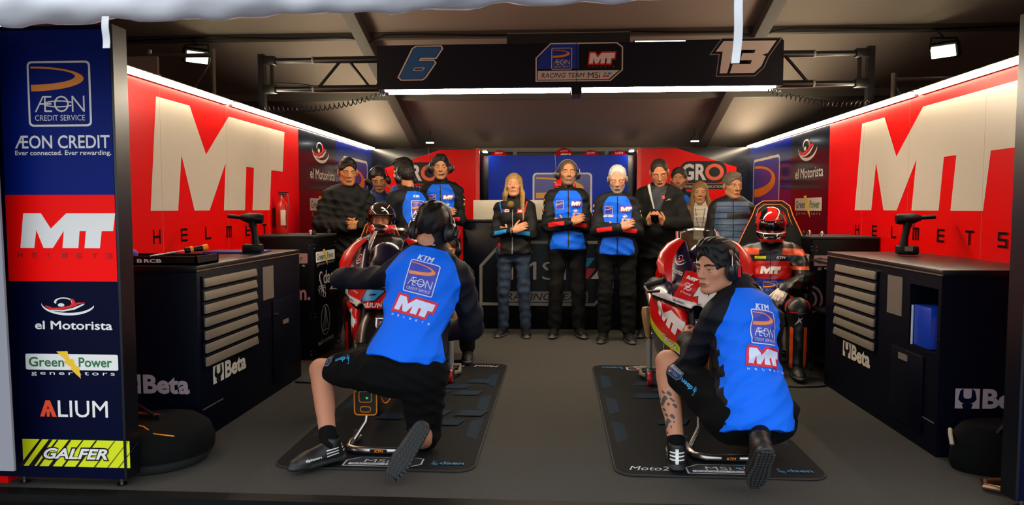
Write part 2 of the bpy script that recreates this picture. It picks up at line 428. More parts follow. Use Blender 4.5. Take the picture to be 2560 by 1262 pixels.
# ============================================================ the place
CARPET = M('grey_carpet', '45433f', .95, bump=.6, bscale=220, var=.35, spec=.1)
FABR = M('tent_fabric', '94887f', .8, bump=.15, bscale=3, spec=.2)
PRED = M('glossy_red_panel', 'e80503', .32, spec=.15); PNAVY = M('glossy_navy_panel', '030718', .15, coat=.1, spec=.4); PBLUE = M('glossy_blue_panel', '0034c8', .35, spec=.12)
GREYALU = M('grey_painted_aluminium', '77746c', .5)
LEDM = M('led_strip', 'ffe2b0', emit=38, ecol='ffecca'); LEDW = M('led_strip_cool', 'fff4e6', emit=160, ecol='ffedd0')
struct('floor', MB().bb((-5.4, 3.13, -.1), (5.4, 12.6, 0), CARPET))
struct('ground', MB().bb((-14, -9, -.3), (14, 3.0, -.2), M('asphalt', '55555a', .9, bump=.4, bscale=80)))
struct('trim_1', MB().bb((-5.4, 3.05, -.06), (5.4, 3.13, .004), M('black_edge', '050506', .6, spec=.2)).bb((-5.4, 2.98, -.11), (5.4, 3.05, -.03), M('black_edge', '050506', .6, spec=.2)))
struct('trim_2', MB().bb((-5.4, 2.9, -.2), (5.4, 2.98, -.115), ALU))
def roofz(Y): return 2.22 + .299 * (10.5 - Y)
def slab(name, pts, th=.01, m=FABR):
    mb = MB(); a = [Vector(p) for p in pts]; n = (a[1] - a[0]).cross(a[2] - a[0]).normalized() * th
    mb.rings([[p for p in a], [p + n for p in a]], m); return struct(name, mb)
RY = 6.6
slab('ceiling', [(-5.2, RY, roofz(RY)), (5.2, RY, roofz(RY)), (5.2, 12.4, roofz(12.4)), (-5.2, 12.4, roofz(12.4))], -.01)
slab('ceiling_front', [(-5.2, 2.6, 2.42), (5.2, 2.6, 2.42), (5.2, RY, roofz(RY)), (-5.2, RY, roofz(RY))], -.01)
for s, nm in ((-1, 'wall_tent_left'), (1, 'wall_tent_right')):
    slab(nm, [(s * 5.2, 3.1, 0), (s * 5.2, 12.4, 0), (s * 5.2, 12.4, 1.65), (s * 5.2, RY, 3.386), (s * 5.2, 3.1, 2.5)])
slab('wall_tent_back', [(-5.2, 12.35, 0), (5.2, 12.35, 0), (5.2, 12.35, 1.66), (-5.2, 12.35, 1.66)])
WHT = M('white_tent_curtain', '8a8a92', .8, bump=.2, bscale=4)
slab('wall_front_left', [(-5.2, 3.04, .12), (-2.437, 3.04, .12), (-2.468, 3.04, 2.5), (-5.2, 3.04, 2.5)], .012, WHT)
slab('wall_front_right', [(2.64, 3.02, .12), (5.2, 3.02, .12), (5.2, 3.02, 2.5), (2.64, 3.02, 2.5)], .012, WHT)  # out of view, added to block daylight right of the sign
t = thing('plastic_barrier', 'red plastic barrier base on the ground outside the left sign', 'barrier', (-2.95, 2.88, -.2))
MB().box((0, 0, .12), (.66, .12, .24), RED, bev=.03).build('body', t)
BEAM = M('dark_tent_beam', '4b4640', .55)
k = 3
for y0, hh in ((7.5, .065), (8.85, .09)):
    zz = roofz(y0)
    struct('trim_%d' % k, MB().bb((-5.2, y0 - .04, zz - hh), (5.2, y0 + .04, zz), BEAM if y0 < 8 else GREYALU)); k += 1
for s in (-1, 1):
    a, b = Vector((s * 2.0, 6.7, roofz(6.7) - .10)), Vector((s * 2.0, 12.2, roofz(12.2) - .10))
    mb = MB(); d = Vector((0, -.347, -1)) * .0
    mb.rings([[p + Vector((x, 0, z)) for x, z in ((-.06, -.06), (.06, -.06), (.06, .07), (-.06, .07))] for p in (a, b)], BEAM)
    struct('trim_%d' % k, mb); k += 1
# cable along the front purlin
t = thing('power_cable', 'thin black cable clipped along the roof purlin above the banner', 'cable', (0, 7.44, 3.0))
pts = []
for i in range(60):
    x = -5 + i * 10 / 59; z = roofz(7.5) - 3.0 - .045 + .012 * math.sin(x * 3)
    for c in (-2.0, 2.0):
        z -= .09 * math.exp(-((x - c) / .10) ** 2)
    pts.append((x, 0, z))
MB().tube(pts, .008, BLACK, 6).build('cable', t)
# ------------------------------------------------------------ garage walls
WX, WH = 2.6, 2.13
walls = {}
for s, nm in ((-1, 'wall_left'), (1, 'wall_right')):
    mb = MB()
    for y0, y1, m in ((3.19, 7.13, PRED), (7.13, 8.35 if s < 0 else 8.25, PNAVY), (8.35 if s < 0 else 8.25, 10.0, M('glossy_blue_side_panel', '06145e', .12, spec=.45))):
        mb.bb((s * WX, y0, .0), (s * (WX + .06), y1, WH), m)
    o = struct(nm, mb); walls[s] = o
    xd = (0, 1, 0) if s < 0 else (0, -1, 0)
    L = []; q = (lambda y: y) if s < 0 else (lambda y: -y)
    y0 = 4.46 if s < 0 else 6.50
    fl = lambda nm, Q: flat(nm, Q, (s * WX, 0, 0), xd, (0, 0, 1), o)
    fl('large_lettering', xf([P(MTP, OFFW)], q(y0), 1.285, .80, .74))
    fl('lettering', helmets(q(y0) + .02, 1.07, 2.15, .092, INK, .17))
    fl('sponsor_mark', xf(motorista(OFFW), q(7.46 if s < 0 else 8.1), 1.62, .72, .40))
    fl('sponsor_mark', xf(greenpower(OFFW, GREY), q(7.44 if s < 0 else 8.1), 1.225, .31, .185))
    fl('sponsor_mark', xf(aeon(AEONB, OFFW, w_=1.0), q(8.62 if s < 0 else 9.82), .86, 1.15, 1.08))
    # seams between panels
    sm = MB()
    for y in (4.6, 5.55, 6.35): sm.bb((s * (WX - .0012), y, .02), (s * WX, y + .002, WH), M('panel_seam', 'b06058', .6))
    sm.build('panel_seam', o)
mb = MB()
for s in (-1, 1):
    mb.bb((s * 1.08, 10.0, 0), (s * 2.66, 10.06, WH), PNAVY)
    pl = [(2.42, 0), (2.42, 1.86), (1.62, 2.118), (1.135, 2.118), (1.135, 0)]
    mb.prism([(p[0] * s, p[1]) for p in pl][::(1 if s < 0 else -1)], (0, 10.0, 0), (1, 0, 0), (0, 0, 1), .004, PRED)
    mb.bb((s * 1.08, 9.97, 0), (s * 1.135, 10.06, WH), M('red_post_painted_lit', 'e83020', .4))  # red painted post, its lit look put into a lighter red
wb = struct('wall_back', mb)
flat('wall_print', xf(gro(), 1.69, 1.66, .30, .27), (0, 9.996, 0), (1, 0, 0), (0, 0, 1), wb)
flat('wall_print', xf(gro(), -2.22, 1.66, .30, .27), (0, 9.996, 0), (1, 0, 0), (0, 0, 1), wb)
wm = struct('wall_middle', MB().bb((-.985, 10.26, 0), (.985, 10.30, 2.055), PBLUE).bb((-1.2, 10.30, 0), (1.2, 10.33, 2.05), PNAVY))  # navy sheet behind stands in for the shadow gaps beside the blue wall
flat('wall_print', xf(aeon(AEONB, WHITE, M('amber_print', 'f0a010', .4), w_=1.0), -.355, 1.02, .84, .785), (0, 10.26, 0), (1, 0, 0), (0, 0, 1), wm)
# grey aluminium rack behind the blue wall, with the spare fairings hung on it
t = thing('storage_rack', 'grey aluminium storage rack showing above the blue wall', 'rack', (0, 10.50, 0))
mb = MB()
for x in (-1.9, -1.3, -.62, .1, .7, 1.3, 1.9): mb.bb((x - .03, .0, 0), (x + .03, .06, 2.13), GREYALU)
mb.bb((-2.4, 0.02, 2.12), (2.4, .08, 2.18), GREYALU).bb((-2.4, .02, 1.9), (2.4, .08, 1.94), GREYALU)
mb.build('frame', t); MB().bb((-2.4, .10, 0), (2.4, .12, 2.12), M('rack_back', '5a564e', .7)).build('back_panel', t)
for i, (px, num, lb) in enumerate(((1248, 6, 'spare red nose fairing hung upside down, number six, left end of the rack'), (1410, 13, 'largest spare red nose fairing peeking over the blue wall, above the bearded man'), (1477, 13, 'spare red nose fairing over the blue wall, between two other upside-down thirteens'), (1548, 13, 'spare red nose fairing over the blue wall, nearest the right red partition'))):
    p = at(px, 380, 10.41); top = at(px, 370 if i == 1 else 375, 10.41).z
    t = thing('nose_cowl', lb, 'fairing', (p.x, 10.41, top - .42), group=None)
    rs = []
    for j in range(7):
        a = j / 6; rr = .30 * math.sqrt(max(1 - a * a, .0)) + .01
        rs.append([(rr * math.cos(2 * math.pi * q / 24) * .62, -.11 * (1 - (2 * q / 24 - 1) ** 2) * (1 - a * .3), 0.12 + .30 * a * 1.0 + 0 * q) for q in range(24)])
    ob = MB().ball((0, 0, .18), (.17, .07, .24), PRED).build('shell', t)
    MB().cyl((0, .05, .3), (0, .10, .34), .012, STEEL).build('hook', t)
    bv = BVHTree.FromPolygons([v.co for v in ob.data.vertices], [p_.vertices for p_ in ob.data.polygons])
    Lq = xf(six(CYAN, WHITE), -.09, -.08, .18, .16) if num == 6 else xf(thirteen(WHITE), -.11, -.08, .13, .15)
    Lq += [TC('ALIUM', 0, -.13, .11, .03, WHITE, .02)]
    proj('number', Lq, (0, 0, .26), (-1, 0, 0), (0, 0, -1), t, bv, .03)
# ------------------------------------------------------------ LED strips on the walls
def strip(s, y0, y1, lb):
    t = thing('light_strip', lb, 'light', (s * 2.565, (y0 + y1) / 2, WH), group='LED strips along the wall tops')
    h = (y1 - y0) / 2
    MB().bb((s * .018, -h, -.02), (s * .034, h, .03), ALU).build('housing', t)
    MB().bb((-.018, -h + .01, -.012), (.018, h - .01, .012), LEDM).build('diffuser', t)
strip(-1, 3.2, 5.57, 'near LED strip on the left wall top, beside the tall left sign')
strip(-1, 5.63, 6.17, 'short middle LED strip on the left wall top below the truss end')
strip(-1, 6.19, 9.98, 'far LED strip on the left wall top, ending over the man in black')
strip(1, 3.2, 5.40, 'near LED strip on the right wall top, above the large white letters')
strip(1, 5.46, 7.72, 'middle LED strip on the right wall top, between two small gaps')
strip(1, 7.75, 9.98, 'far LED strip on the right wall top, above the blue panel')
for x, lb in ((-1.74, 'small ceiling spotlight above the left red partition'), (1.82, 'small ceiling spotlight above the right red partition')):
    t = thing('spotlight', lb, 'light', (x, 9.8, 2.2), group='small spotlights above the back partitions')
    MB().bb((-.05, -.03, 0), (.05, .03, .05), BLACK).bb((-.01, .0, .05), (.01, .02, .16), BLACK).build('housing', t)
    MB().bb((-.05, -.034, -.012), (.05, .02, 0), M('spot_lens', 'e8f2f0', emit=9)).build('lens', t)
for s, lb in ((-1, 'short LED strip on the recess side beside the left red partition'), (1, 'short LED strip on the recess side beside the right red partition')):
    t = thing('light_strip', lb, 'light', (s * 1.02, 10.15, 2.10), group='recess LED strips')
    MB().bb((-.03, -.07, .0), (.03, .07, .02), ALU).build('housing', t); MB().bb((-.028, -.065, -.014), (.028, .065, 0), M('led_recess', 'fff4e6', emit=28, ecol='ffedd0')).build('diffuser', t)
# ------------------------------------------------------------ overhead banner and truss
TB = M('black_truss', '0c0a0a', .4)
t = thing('lighting_truss', 'black telescopic truss spanning between the two side walls overhead', 'truss', (0, 6.34, 2.133))
for s in (-1, 1):
    mb = MB().bb((s * 2.6, -.03, 0), (s * 2.655, .03, .53), TB).bb((s * 2.55, -.02, .2), (s * 2.53, .02, .5), TB)
    mb.box((s * 2.56, 0, .475), (.12, .075, .075), TB, bev=.01).box((s * 2.56, 0, .225), (.12, .075, .075), TB, bev=.01); mb.build('post', t)
for z in (.475, .225):
    MB().cyl((-2.55, 0, z), (2.55, 0, z), .023, TB).cyl((-2.17, 0, z), (2.17, 0, z), .031, TB).build('chord', t)
    for s in (-1, 1): MB().cyl((s * 2.172, 0, z), (s * 2.155, 0, z), .033, M('grey_collar', '8a8580', .5)).build('collar', t)
for s in (-1, 1):
    for a, b in ((2.12, 1.92), (1.84, 1.66), (1.60, 1.45)):
        MB().cyl((s * a, 0, .235 if a != 1.84 else .465), (s * b, 0, .465 if a != 1.84 else .235), .013, TB).build('brace', t)
MB().tube([(-2.53, -.02, .21), (-2.5, -.03, .27), (-2.3, -.03, .265), (-2.1, -.03, .235)], .009, BLACK, 8).build('cable', t)
t = thing('overhead_banner', 'long navy banner box with numbers six and thirteen over the bay', 'banner', (0, 6.1, 2.285))
B0, B1 = -1.5, 1.8
MB().bb((B0, -.13, 0), (B1, .17, .36), M('banner_navy', '05091a', .45, spec=.3)).build('box', t)
bo = (0, 5.97, 0)
b2 = M('banner_blue', '0a2f98', .5)
def bn(L, x, y, s, sy=None): return xf(L, x, y - 2.285, s, sy)
CR = M('cream_white', 'd8cdc4', .5)
flat('race_number_six', bn(six(M('six_blue', '1c5a96', .5), CR), -1.315, 2.365, .35, .265), (0, -.13, 0), (1, 0, 0), (0, 0, 1), t)
L = bn([P(OCT[:], CR), P(offs(OCT, -.03), BLACK), P([(.05, .33), (1.0, .33), (1.0, .97), (.36, .97), (.05, .6)], b2), P([(.05, .05), (1.68, .05), (1.92, .28), (.05, .28)], CR),
         T('RACING TEAM', .13, .10, 1.0, .12, NAVY, .0, .25), T('MSi', 1.2, .08, .28, .15, NAVY, 0)], -.185, 2.335, .355, .31)
L += bn([RC(1.55, .1, 1.6, .15, RED), RC(1.62, .1, 1.68, .15, RED), RC(1.57, .17, 1.63, .22, CYAN), RC(1.66, .17, 1.74, .22, CYAN)], -.185, 2.335, .355, .31)
L += bn(aeon(b2, CR), -.055, 2.43, .175, .175) + bn(mt(WHITE, RED, .14, GREY), .25, 2.475, .073, .085)
flat('race_number_thirteen', bn(thirteen(CR, GREY, BLACK), 1.265, 2.385, .27, .255), (0, -.13, 0), (1, 0, 0), (0, 0, 1), t)
flat('team_badge', L, (0, -.13, 0), (1, 0, 0), (0, 0, 1), t)
MB().bb((.145, -.132, 0), (.149, -.1305, .36), BLACK).build('seam', t)
for a, b in ((-1.44, .10), (.20, 1.75)):
    for y in (-.10, .04):
        MB().bb((a, y - .010, -.013), (b, y + .010, -.001), LEDW).build('light_strip', t)
MB().bb((.11, -.12, -.05), (.19, .12, 0), BLACK).build('light_coupler', t)
t = thing('ceiling_box', 'flat black equipment box lying on top of the banner', 'box', (.08, 6.1, 2.645))
MB().bb((-.5, -.13, 0), (.5, .15, .085), M('dark_green_box', '14160f', .5)).build('shell', t)
MB().bb((-.5, -.133, .078), (.5, -.128, .085), GREYALU).build('lip', t)
t = thing('light_bar', 'slim white light bar on the banner top beside the flat box', 'light', (.62, 6.12, 2.648))
MB().bb((0, -.05, 0), (1.2, .05, .03), BLACK).build('housing', t)
MB().bb((.01, -.054, .006), (.42, -.05, .026), M('bar_light', 'f2ffe0', emit=5)).build('diffuser', t)
# ------------------------------------------------------------ coiled cords from the wall tops to the banner
def coil(name, a, b, sag, turns, lb):
    a, b = Vector(a), Vector(b); pts = []; n = turns * 10
    x, y, z = frame_from(b - a)
    for i in range(n + 1):
        q = i / n; c = a.lerp(b, q) - Vector((0, 0, sag * 4 * q * (1 - q))); an = 2 * math.pi * turns * q
        pts.append(c + (x * math.cos(an) + y * math.sin(an)) * .022 - a)
    t = thing(name, lb, 'cable', a); MB().tube(pts, .0045, BLACK, 6).build('coil', t)
coil('coiled_cord', (-2.50, 6.05, 2.155), (-1.46, 6.05, 2.27), .06, 26, 'black coiled cord from the left wall top to the banner')
coil('coiled_cord', (2.50, 6.05, 2.155), (1.70, 6.05, 2.27), .05, 22, 'black coiled cord from the right wall top to the banner')
# ------------------------------------------------------------ flood lights and scaffold frames outside the walls
for px, py, lb in ((490, 140, 'left floodlight hanging on the roof purlin above the scaffold frame'), (2362, 125, 'right floodlight glowing under the roof above the red wall')):
    p = at(px, py, 7.4)
    t = thing('flood_light', lb, 'light', p, group='floodlights under the tent roof')
    fd = (CAMP + Vector((0, 3.5, -1)) - p).normalized(); x, y, z = frame_from(fd)
    rot = Matrix((x, y, z)).transposed()
    MB().box((0, 0, 0), (.26, .16, .09), BLACK, rot, .02).build('housing', t)
    MB().box(fd * .05, (.21, .11, .012), M('flood_lens', 'fff6c8', emit=30), rot).build('lens', t)
    MB().cyl((-.14, 0, 0), (-.12, .02, .12), .008, BLACK).cyl((.14, 0, 0), (.12, .02, .12), .008, BLACK).cyl((-.12, .02, .12), (.12, .02, .12), .008, BLACK).build('bracket', t)
    MB().tube([(0, .02, .12), (-.05, .03, .18), (-.07, .05, roofz(7.45) - p.z - .07)], .008, BLACK).build('cable', t)
for px0, px1, lb in ((372, 532, 'grey scaffold frame standing behind the left wall below the floodlight'), (2235, 2420, 'grey scaffold frame standing behind the right wall below the floodlight')):
    a, b = at(px0, 140, 6.9), at(px1, 140, 6.9)
    if px0 > 1000: a, b = at(px0, 200, 6.6), at(px1, 200, 6.6)
    t = thing('scaffold_frame', lb, 'frame', (a.x, a.y, 0)); d = b.x - a.x; h = a.z
    GT = M('galvanised_tube', '7d756c', .45, .7)
    for x in (0, d): MB().cyl((x, 0, 0), (x, 0, h + .06), .024, GT).build('upright', t)
    for z in (h, h - .46, h - 1.4): MB().cyl((0, 0, z), (d, 0, z), .022, GT).build('rail', t)
    MB().cyl((0, 0, h - .05), (d * .4, 0, h - .4), .008, GT).cyl((d, 0, h - .05), (d * .6, 0, h - .4), .008, GT).build('brace', t)
t = thing('white_board', 'white board panel standing behind the left wall beside the scaffold', 'board', (-3.42, 6.0, 0))
MB().bb((-.42, 0, 0), (.02, .03, 2.59), M('white_board', '9a8a82', .6)).build('panel', t)
# ------------------------------------------------------------ awning at the very front
def awning():
    nx, ny = 160, 14; V = []
    rng = np.random.RandomState(4); ph = rng.rand(8) * 6
    for i in range(nx + 1):
        x = -3.6 + 7.2 * i / nx
        zb = np.interp(x, [-3.6, -1.75, -1.0, -.1, .5, 1.0, 3.6], [1.955, 1.957, 1.972, 1.993, 2.012, 2.024, 2.05])
        zb += .004 * math.sin(23 * x + ph[0]) + .003 * math.sin(41 * x + ph[1])
        for j in range(ny + 1):
            a = j / ny * math.pi * 1.55
            r = .075 * (1 + .07 * math.sin(9 * x + 3 * a + ph[2]) + .05 * math.sin(27 * x - 4 * a + ph[3]))
            V.append((x, 2.5 + r * math.sin(a - .4) * -1.0, zb + .075 - r * math.cos(a - .4)))
        V.append((x, 2.62, 2.43))
    m = ny + 2; F = [(i * m + j, (i + 1) * m + j, (i + 1) * m + j + 1, i * m + j + 1) for i in range(nx) for j in range(m - 1)]
    o = mesh_obj('awning', V, F, M('white_awning', 'f0f0f5', .7, bump=.2, bscale=25))
    sd = o.modifiers.new('thick', 'SOLIDIFY'); sd.thickness = .006
    tag(o, 'rolled white fabric awning hanging along the top front edge', 'awning')
awning()
for px, y0, y1, wd, lb in ((265, 40, 120, 18, 'short white webbing strap hanging before the tall left sign'), (1838, -10, 158, 20, 'long white webbing strap hanging before the banner number')):
    p = at(px, y1, 2.42); q = at(px, y0, 2.42)
    t = thing('webbing_strap', lb, 'strap', p); hw = wd / FPX * 2.42 / 2
    mb = MB(); n = 10
    mb.rings([[(sx * hw + (.004 * math.sin(i * .5) + .0012 * i) * (px > 1000), yy + .003 * math.sin(i * .7), (q.z - p.z) * i / n) for sx, yy in ((-1, 0), (1, 0), (1, .003), (-1, .003))] for i in range(n + 1)], M('white_webbing', 'd6d6da', .7))
    mb.build('webbing', t)
# ------------------------------------------------------------ tall sponsor signs at the wall ends
SY = 3.15
def sign(s):
    lb = 'tall navy sponsor sign with lime strip standing at the left wall end' if s < 0 else 'tall navy sponsor sign cut by the right edge of the picture'
    t = thing('sponsor_sign', lb, 'sign', (-2.285 if s < 0 else 2.262, SY + .05, 0))
    w2 = .285
    MB().bb((-w2 - (.05 if s < 0 else 0), -.045, .045), (w2 + (.10 if s > 0 else 0), .05, 2.12), M('sign_navy', '010525', .5, spec=.08)).build('panel', t)
    MB().bb((w2 if s < 0 else -w2 - .012, -.05, .045), (w2 + .012 if s < 0 else -w2, .055, 2.122), M('sign_edge', '05070f', .3)).build('edge_profile', t)
    for x in (-.24, .24):
        f = MB().cyl((x, 0, 0), (x, 0, .06), .008, STEEL, seg=12).cyl((x, 0, 0), (x, 0, .008), .022, BLACK).build('levelling_foot', t)
    sb = M('sign_blue', '001a70', .5, spec=.12); K = (SY + .05) - .045 - 1e-3
    def u(px, py=600): return at(px, py, SY + .005).x + 2.285
    def v(py): return at(180, py, SY + .005).z
    W = lambda a: 1
    def box(L, x0, y0, x1, y1, w_, h_):  # fit a unit mark into a pixel box of the left sign
        ym = (y0 + y1) / 2; return xf(L, u(x0, ym), v(y1), (u(x1, ym) - u(x0, ym)) / w_, (v(y0) - v(y1)) / h_)
    H2 = M('sign_helmets', '9a1010', .4)
    L = [RC(-w2 + .045, v(487), w2 - .005, 2.1, sb), RC(-w2 + .045, v(703), w2 - .005, v(487), M('sign_red', 'ff0603', .5, spec=.12))]
    fl = lambda nm, Q: flat(nm, Q, (0, -.045, 0), (1, 0, 0), (0, 0, 1), t, .0018)
    fl('sponsor_mark', box(aeon(sb, WHITE), 70, 152, 228, 316, .96, 1))
    fl('lettering', [T('ÆON CREDIT', u(38, 365), v(371), u(273) - u(38), v(338) - v(371), WHITE, .012), T('Ever connected. Ever rewarding.', u(38, 365), v(391), u(276) - u(38), v(376) - v(391), WHITE, .008)])
    fl('lettering', box([P(MTP, WHITE)], 50, 533, 290, 620, 2.88, 1) + helmets(u(46, 640), v(644), u(280) - u(46), v(631) - v(644), H2))
    for Q in (box(motorista(), 88, 728, 285, 823, 1.18, 1.2), box(greenpower(), 65, 885, 296, 940, 2.6, 1.0), box(alium(), 100, 1001, 271, 1042, 4, 1), box(galfer(), 58, 1099, 325, 1166, 4, 1)): fl('sponsor_mark', Q)
    flat('sign_panels', L, (0, -.045, 0), (1, 0, 0), (0, 0, 1), t)
sign(-1); sign(1)
# ============================================================ workbenches
CAB = M('cabinet_navy', '020513', .5, spec=.12); TOP = M('worktop_dark', '0e0a09', .35, spec=.4); PLATE = M('grey_plate', '6e655c', .5)
HND = M('drawer_aluminium', '989080', .42, .5)
def bench(s):
    lb = 'navy steel workbench along the left red wall, nearer end by the sponsor sign' if s < 0 else 'navy steel workbench along the right red wall with an open compartment'
    t = thing('workbench', lb, 'workbench', (s * 2.29, 4.62, 0), group='workbenches')
    f = -s * .31  # local x of the front face
    Y0, Y1 = -.79, .79
    xs = sorted((f, -f))
    mb = MB()
    if s < 0: mb.bb((xs[0], Y0, 0), (xs[1], Y1, .95), CAB, .006)
    else:
        oy0, oy1, oz0, oz1 = 3.86 - 4.62, 4.16 - 4.62, .54, .88
        mb.bb((xs[0], Y0, 0), (xs[1], Y1, oz0), CAB).bb((xs[0], Y0, oz1), (xs[1], Y1, .95), CAB)
        mb.bb((xs[0], oy1, oz0), (xs[1], Y1, oz1), CAB).bb((xs[0], Y0, oz0), (xs[1], oy0, oz1), CAB).bb((f - .02 * f / abs(f) + .55 * s, oy0, oz0), (xs[1], oy1, oz1), CAB)
    mb.build('body', t)
    MB().bb((xs[0] - .005, Y0 - .008, .95), (xs[1] + .005, Y1 + .005, .985), TOP, .006).build('worktop', t)
    MB().bb((f - .004 * s if s < 0 else f - .006, Y0 - .009, .953), (f + .006 * -s if s < 0 else f + .001, Y1, .96), M('edge_trim', '8a7a68', .4, .6)).build('edge_trim', t)
    d0, d1 = (3.87 - 4.62, 4.585 - 4.62) if s < 0 else (4.56 - 4.62, 5.22 - 4.62)
    o = -s
    for i in range(7):
        z = .885 - i * .0745
        dr = MB().bb((f, d0, z - .032), (f + o * .012, d1, z + .038), CAB, .003).build('drawer', t)
        MB().prism([(0, -.022), (.011, -.024), (.013, -.016), (.005, .022), (0, .024)] if o > 0 else [(0, -.022), (0, .024), (-.005, .022), (-.013, -.016), (-.011, -.024)],
                   (f + o * .012, d1 - .01, z), (1, 0, 0), (0, 0, 1), (d1 - d0 - .02), HND).build('handle', dr)
    py = (4.71 - 4.62, 4.89 - 4.62) if s < 0 else (4.25 - 4.62, 4.43 - 4.62)
    MB().bb((f, py[0], .68), (f + o * .004, py[1], .905), PLATE).build('steel_plate', t)
    xd = (0, 1, 0) if s < 0 else (0, -1, 0); q = (lambda y: y) if s < 0 else (lambda y: -y)
    L = xf(beta(), q(3.985 - 4.62 if s < 0 else 5.08 - 4.62), .285, .148, .105)
    flat('lettering', L, (f, 0, 0), xd, (0, 0, 1), t)
    if s < 0: flat('lettering', xf(beta(M('pale_grey_print', 'a89aa0', .4)), at(300, 985, 3.83).x + 2.29, .268, .137, .108), (0, Y0, 0), (1, 0, 0), (0, 0, 1), t)
    else: flat('lettering', xf(beta(M('pale_grey_print', 'a89aa0', .4)), at(2387, 1010, 3.83).x - 2.29, .262, .137, .105), (0, Y0, 0), (1, 0, 0), (0, 0, 1), t)
    lk = MB(); ly = (4.60 - 4.62) if s < 0 else (4.55 - 4.62)
    lk.cyl((f, ly, .915), (f + o * .012, ly, .915), .009, STEEL).build('lock', t)
    cy = (5.0 - 4.62) if s < 0 else (4.12 - 4.62)
    dh = MB().bb((f, cy - .14, .08), (f + o * .012, cy + .22, .66 if s < 0 else .50), CAB, .004).build('door', t)
    MB().bb((f + o * .012, cy + .02, .47 if s < 0 else .44), (f + o * .018, cy + .12, .50 if s < 0 else .475), PLATE).build('label_holder', dh)
    if s < 0: MB().cyl((f + o * .012, cy - .1, .56), (f + o * .035, cy - .1, .56), .012, STEEL).build('handle', dh)
    for y in (Y0 + .02, Y1 - .02): MB().cyl((f, y, .62), (f + o * .004, y, .62), .006, STEEL).build('screw', t)
    kick = MB()
    for i in range(14): kick.bb((f, Y0 + .03 + i * .018, .17), (f + o * .002, Y0 + .04 + i * .018, .176), HND)
    kick.build('vent_slots', t)
bench(-1); bench(1)
t = thing('storage_bin', 'glossy blue plastic bin inside the open compartment of the right workbench', 'bin', (2.13, 4.03, .542))
MB().bb((-.14, -.075, 0), (.14, .11, .225), M('blue_bin', '0a3ab0', .3), .006).build('body', t)
MB().bb((-.148, .10, .0), (-.142, .112, .22), M('bin_edge', 'b8c8d8', .4)).build('label_edge', t)
o = MB(); o.lathe([(.0, 0), (.035, .002), (.035, .07), (.03, .16), (.0, .2)], (0, 0, 0), (0, 0, 1), M('yellow_rag', 'd8a818', .8))
o = o.build('cleaning_cloth', loc=(2.04, 3.90, .543)); tag(o, 'yellow cleaning cloth stuffed beside the blue bin in the workbench', 'cloth')
# ------------------------------------------------------------ things on the benches
def driver(loc, rz, lb):
    t = thing('impact_driver', lb, 'power tool', loc, rz, 'impact drivers on the workbenches')
    DK = M('tool_black', '080606', .45, spec=.25)
    MB().box((0, 0, .035), (.085, .13, .06), DK, bev=.012).build('battery', t)
    b = MB().box((0, -.067, .03), (.06, .004, .035), RED).box((-.044, .0, .045), (.003, .05, .03), PLATE).build('battery_label', t)
    MB().tube([(0, .02, .06), (0, .015, .12), (0, .005, .18), (0, 0, .22)], [.028, .022, .023, .03], DK, 14).build('grip', t)
    MB().lathe([(.0, -.075), (.03, -.072), (.036, -.05), (.036, .03), (.028, .055), (.018, .08), (.0, .085)], (0, 0, .245), (0, -1, .08), DK).build('motor_housing', t)
    MB().cyl((0, -.08, .252), (0, -.165, .26), .013, DK, .015).build('socket', t)
    MB().box((0, -.035, .2), (.012, .02, .03), RED, bev=.003).build('trigger', t)
p = atz(640, 633, .987); driver((p.x - .02, p.y, .987), R(-90 + 8), 'cordless impact driver standing on the left workbench')
p = atz(2255, 638, .987); driver((p.x + .03, p.y, .987), R(80), 'cordless impact driver standing on the right workbench')
p = at(420, 655, 3.9)
t = thing('tool_tray', 'black plastic tool tray on the near end of the left workbench', 'tray', (-2.27, 3.98, .986))
mb = MB(); mb.bb((-.28, -.13, 0), (.28, .13, .012), BLACK)
for a, b in (((-.28, -.13, 0), (.28, -.118, .05)), ((-.28, .118, 0), (.28, .13, .05)), ((-.28, -.13, 0), (-.268, .13, .05)), ((.268, -.13, 0), (.28, .13, .05))): mb.bb(a, b, BLACK)
mb.build('tray', t)
flat('lettering', [T('RCB', .04, .014, .10, .02, WHITE, .03), T('B', .0, .014, .03, .02, WHITE, .03)], (-.06, -.13, 0), (1, 0, 0), (0, 0, 1), t)
t = thing('screwdriver', 'black and orange handled screwdriver lying across the black tray', 'tool', (-2.10, 3.93, 1.062), R(35))
MB().lathe([(0, 0), (.016, .004), (.018, .03), (.013, .05), (.016, .10), (.017, .13), (0, .135)], (0, 0, .0), (1, .25, .12), BLACK).build('handle', t)
MB().lathe([(.0185, .028), (.0185, .045)], (0, 0, 0), (1, .25, .12), ORANGE).lathe([(.0175, .10), (.0185, .13)], (0, 0, 0), (1, .25, .12), ORANGE).build('orange_grip', t)
MB().cyl((-.18, -.045, -.022), (0, 0, 0), .005, STEEL).build('shaft', t)
for i, (x, y, rz, l) in enumerate(((-2.38, 3.90, .1, .17), (-2.26, 4.03, .05, .2), (-2.19, 3.97, .1, .14))):
    t = thing('spanner', ('red handled ratchet in the black tray beside the cloth', 'long steel spanner lying in the middle of the black tray', 'short steel spanner in the black tray under the screwdriver')[i], 'tool', (x, y, 1.0), rz, 'hand tools in the tray')
    MB().cyl((-l / 2, 0, .008), (l / 2, 0, .008), .008, RED if i == 0 else STEEL).build('handle', t)
    MB().lathe([(.0, -.008), (.018, -.008), (.018, .008), (0, .008)], (l / 2, 0, .01), (0, 0, 1), STEEL, 14).build('head', t)
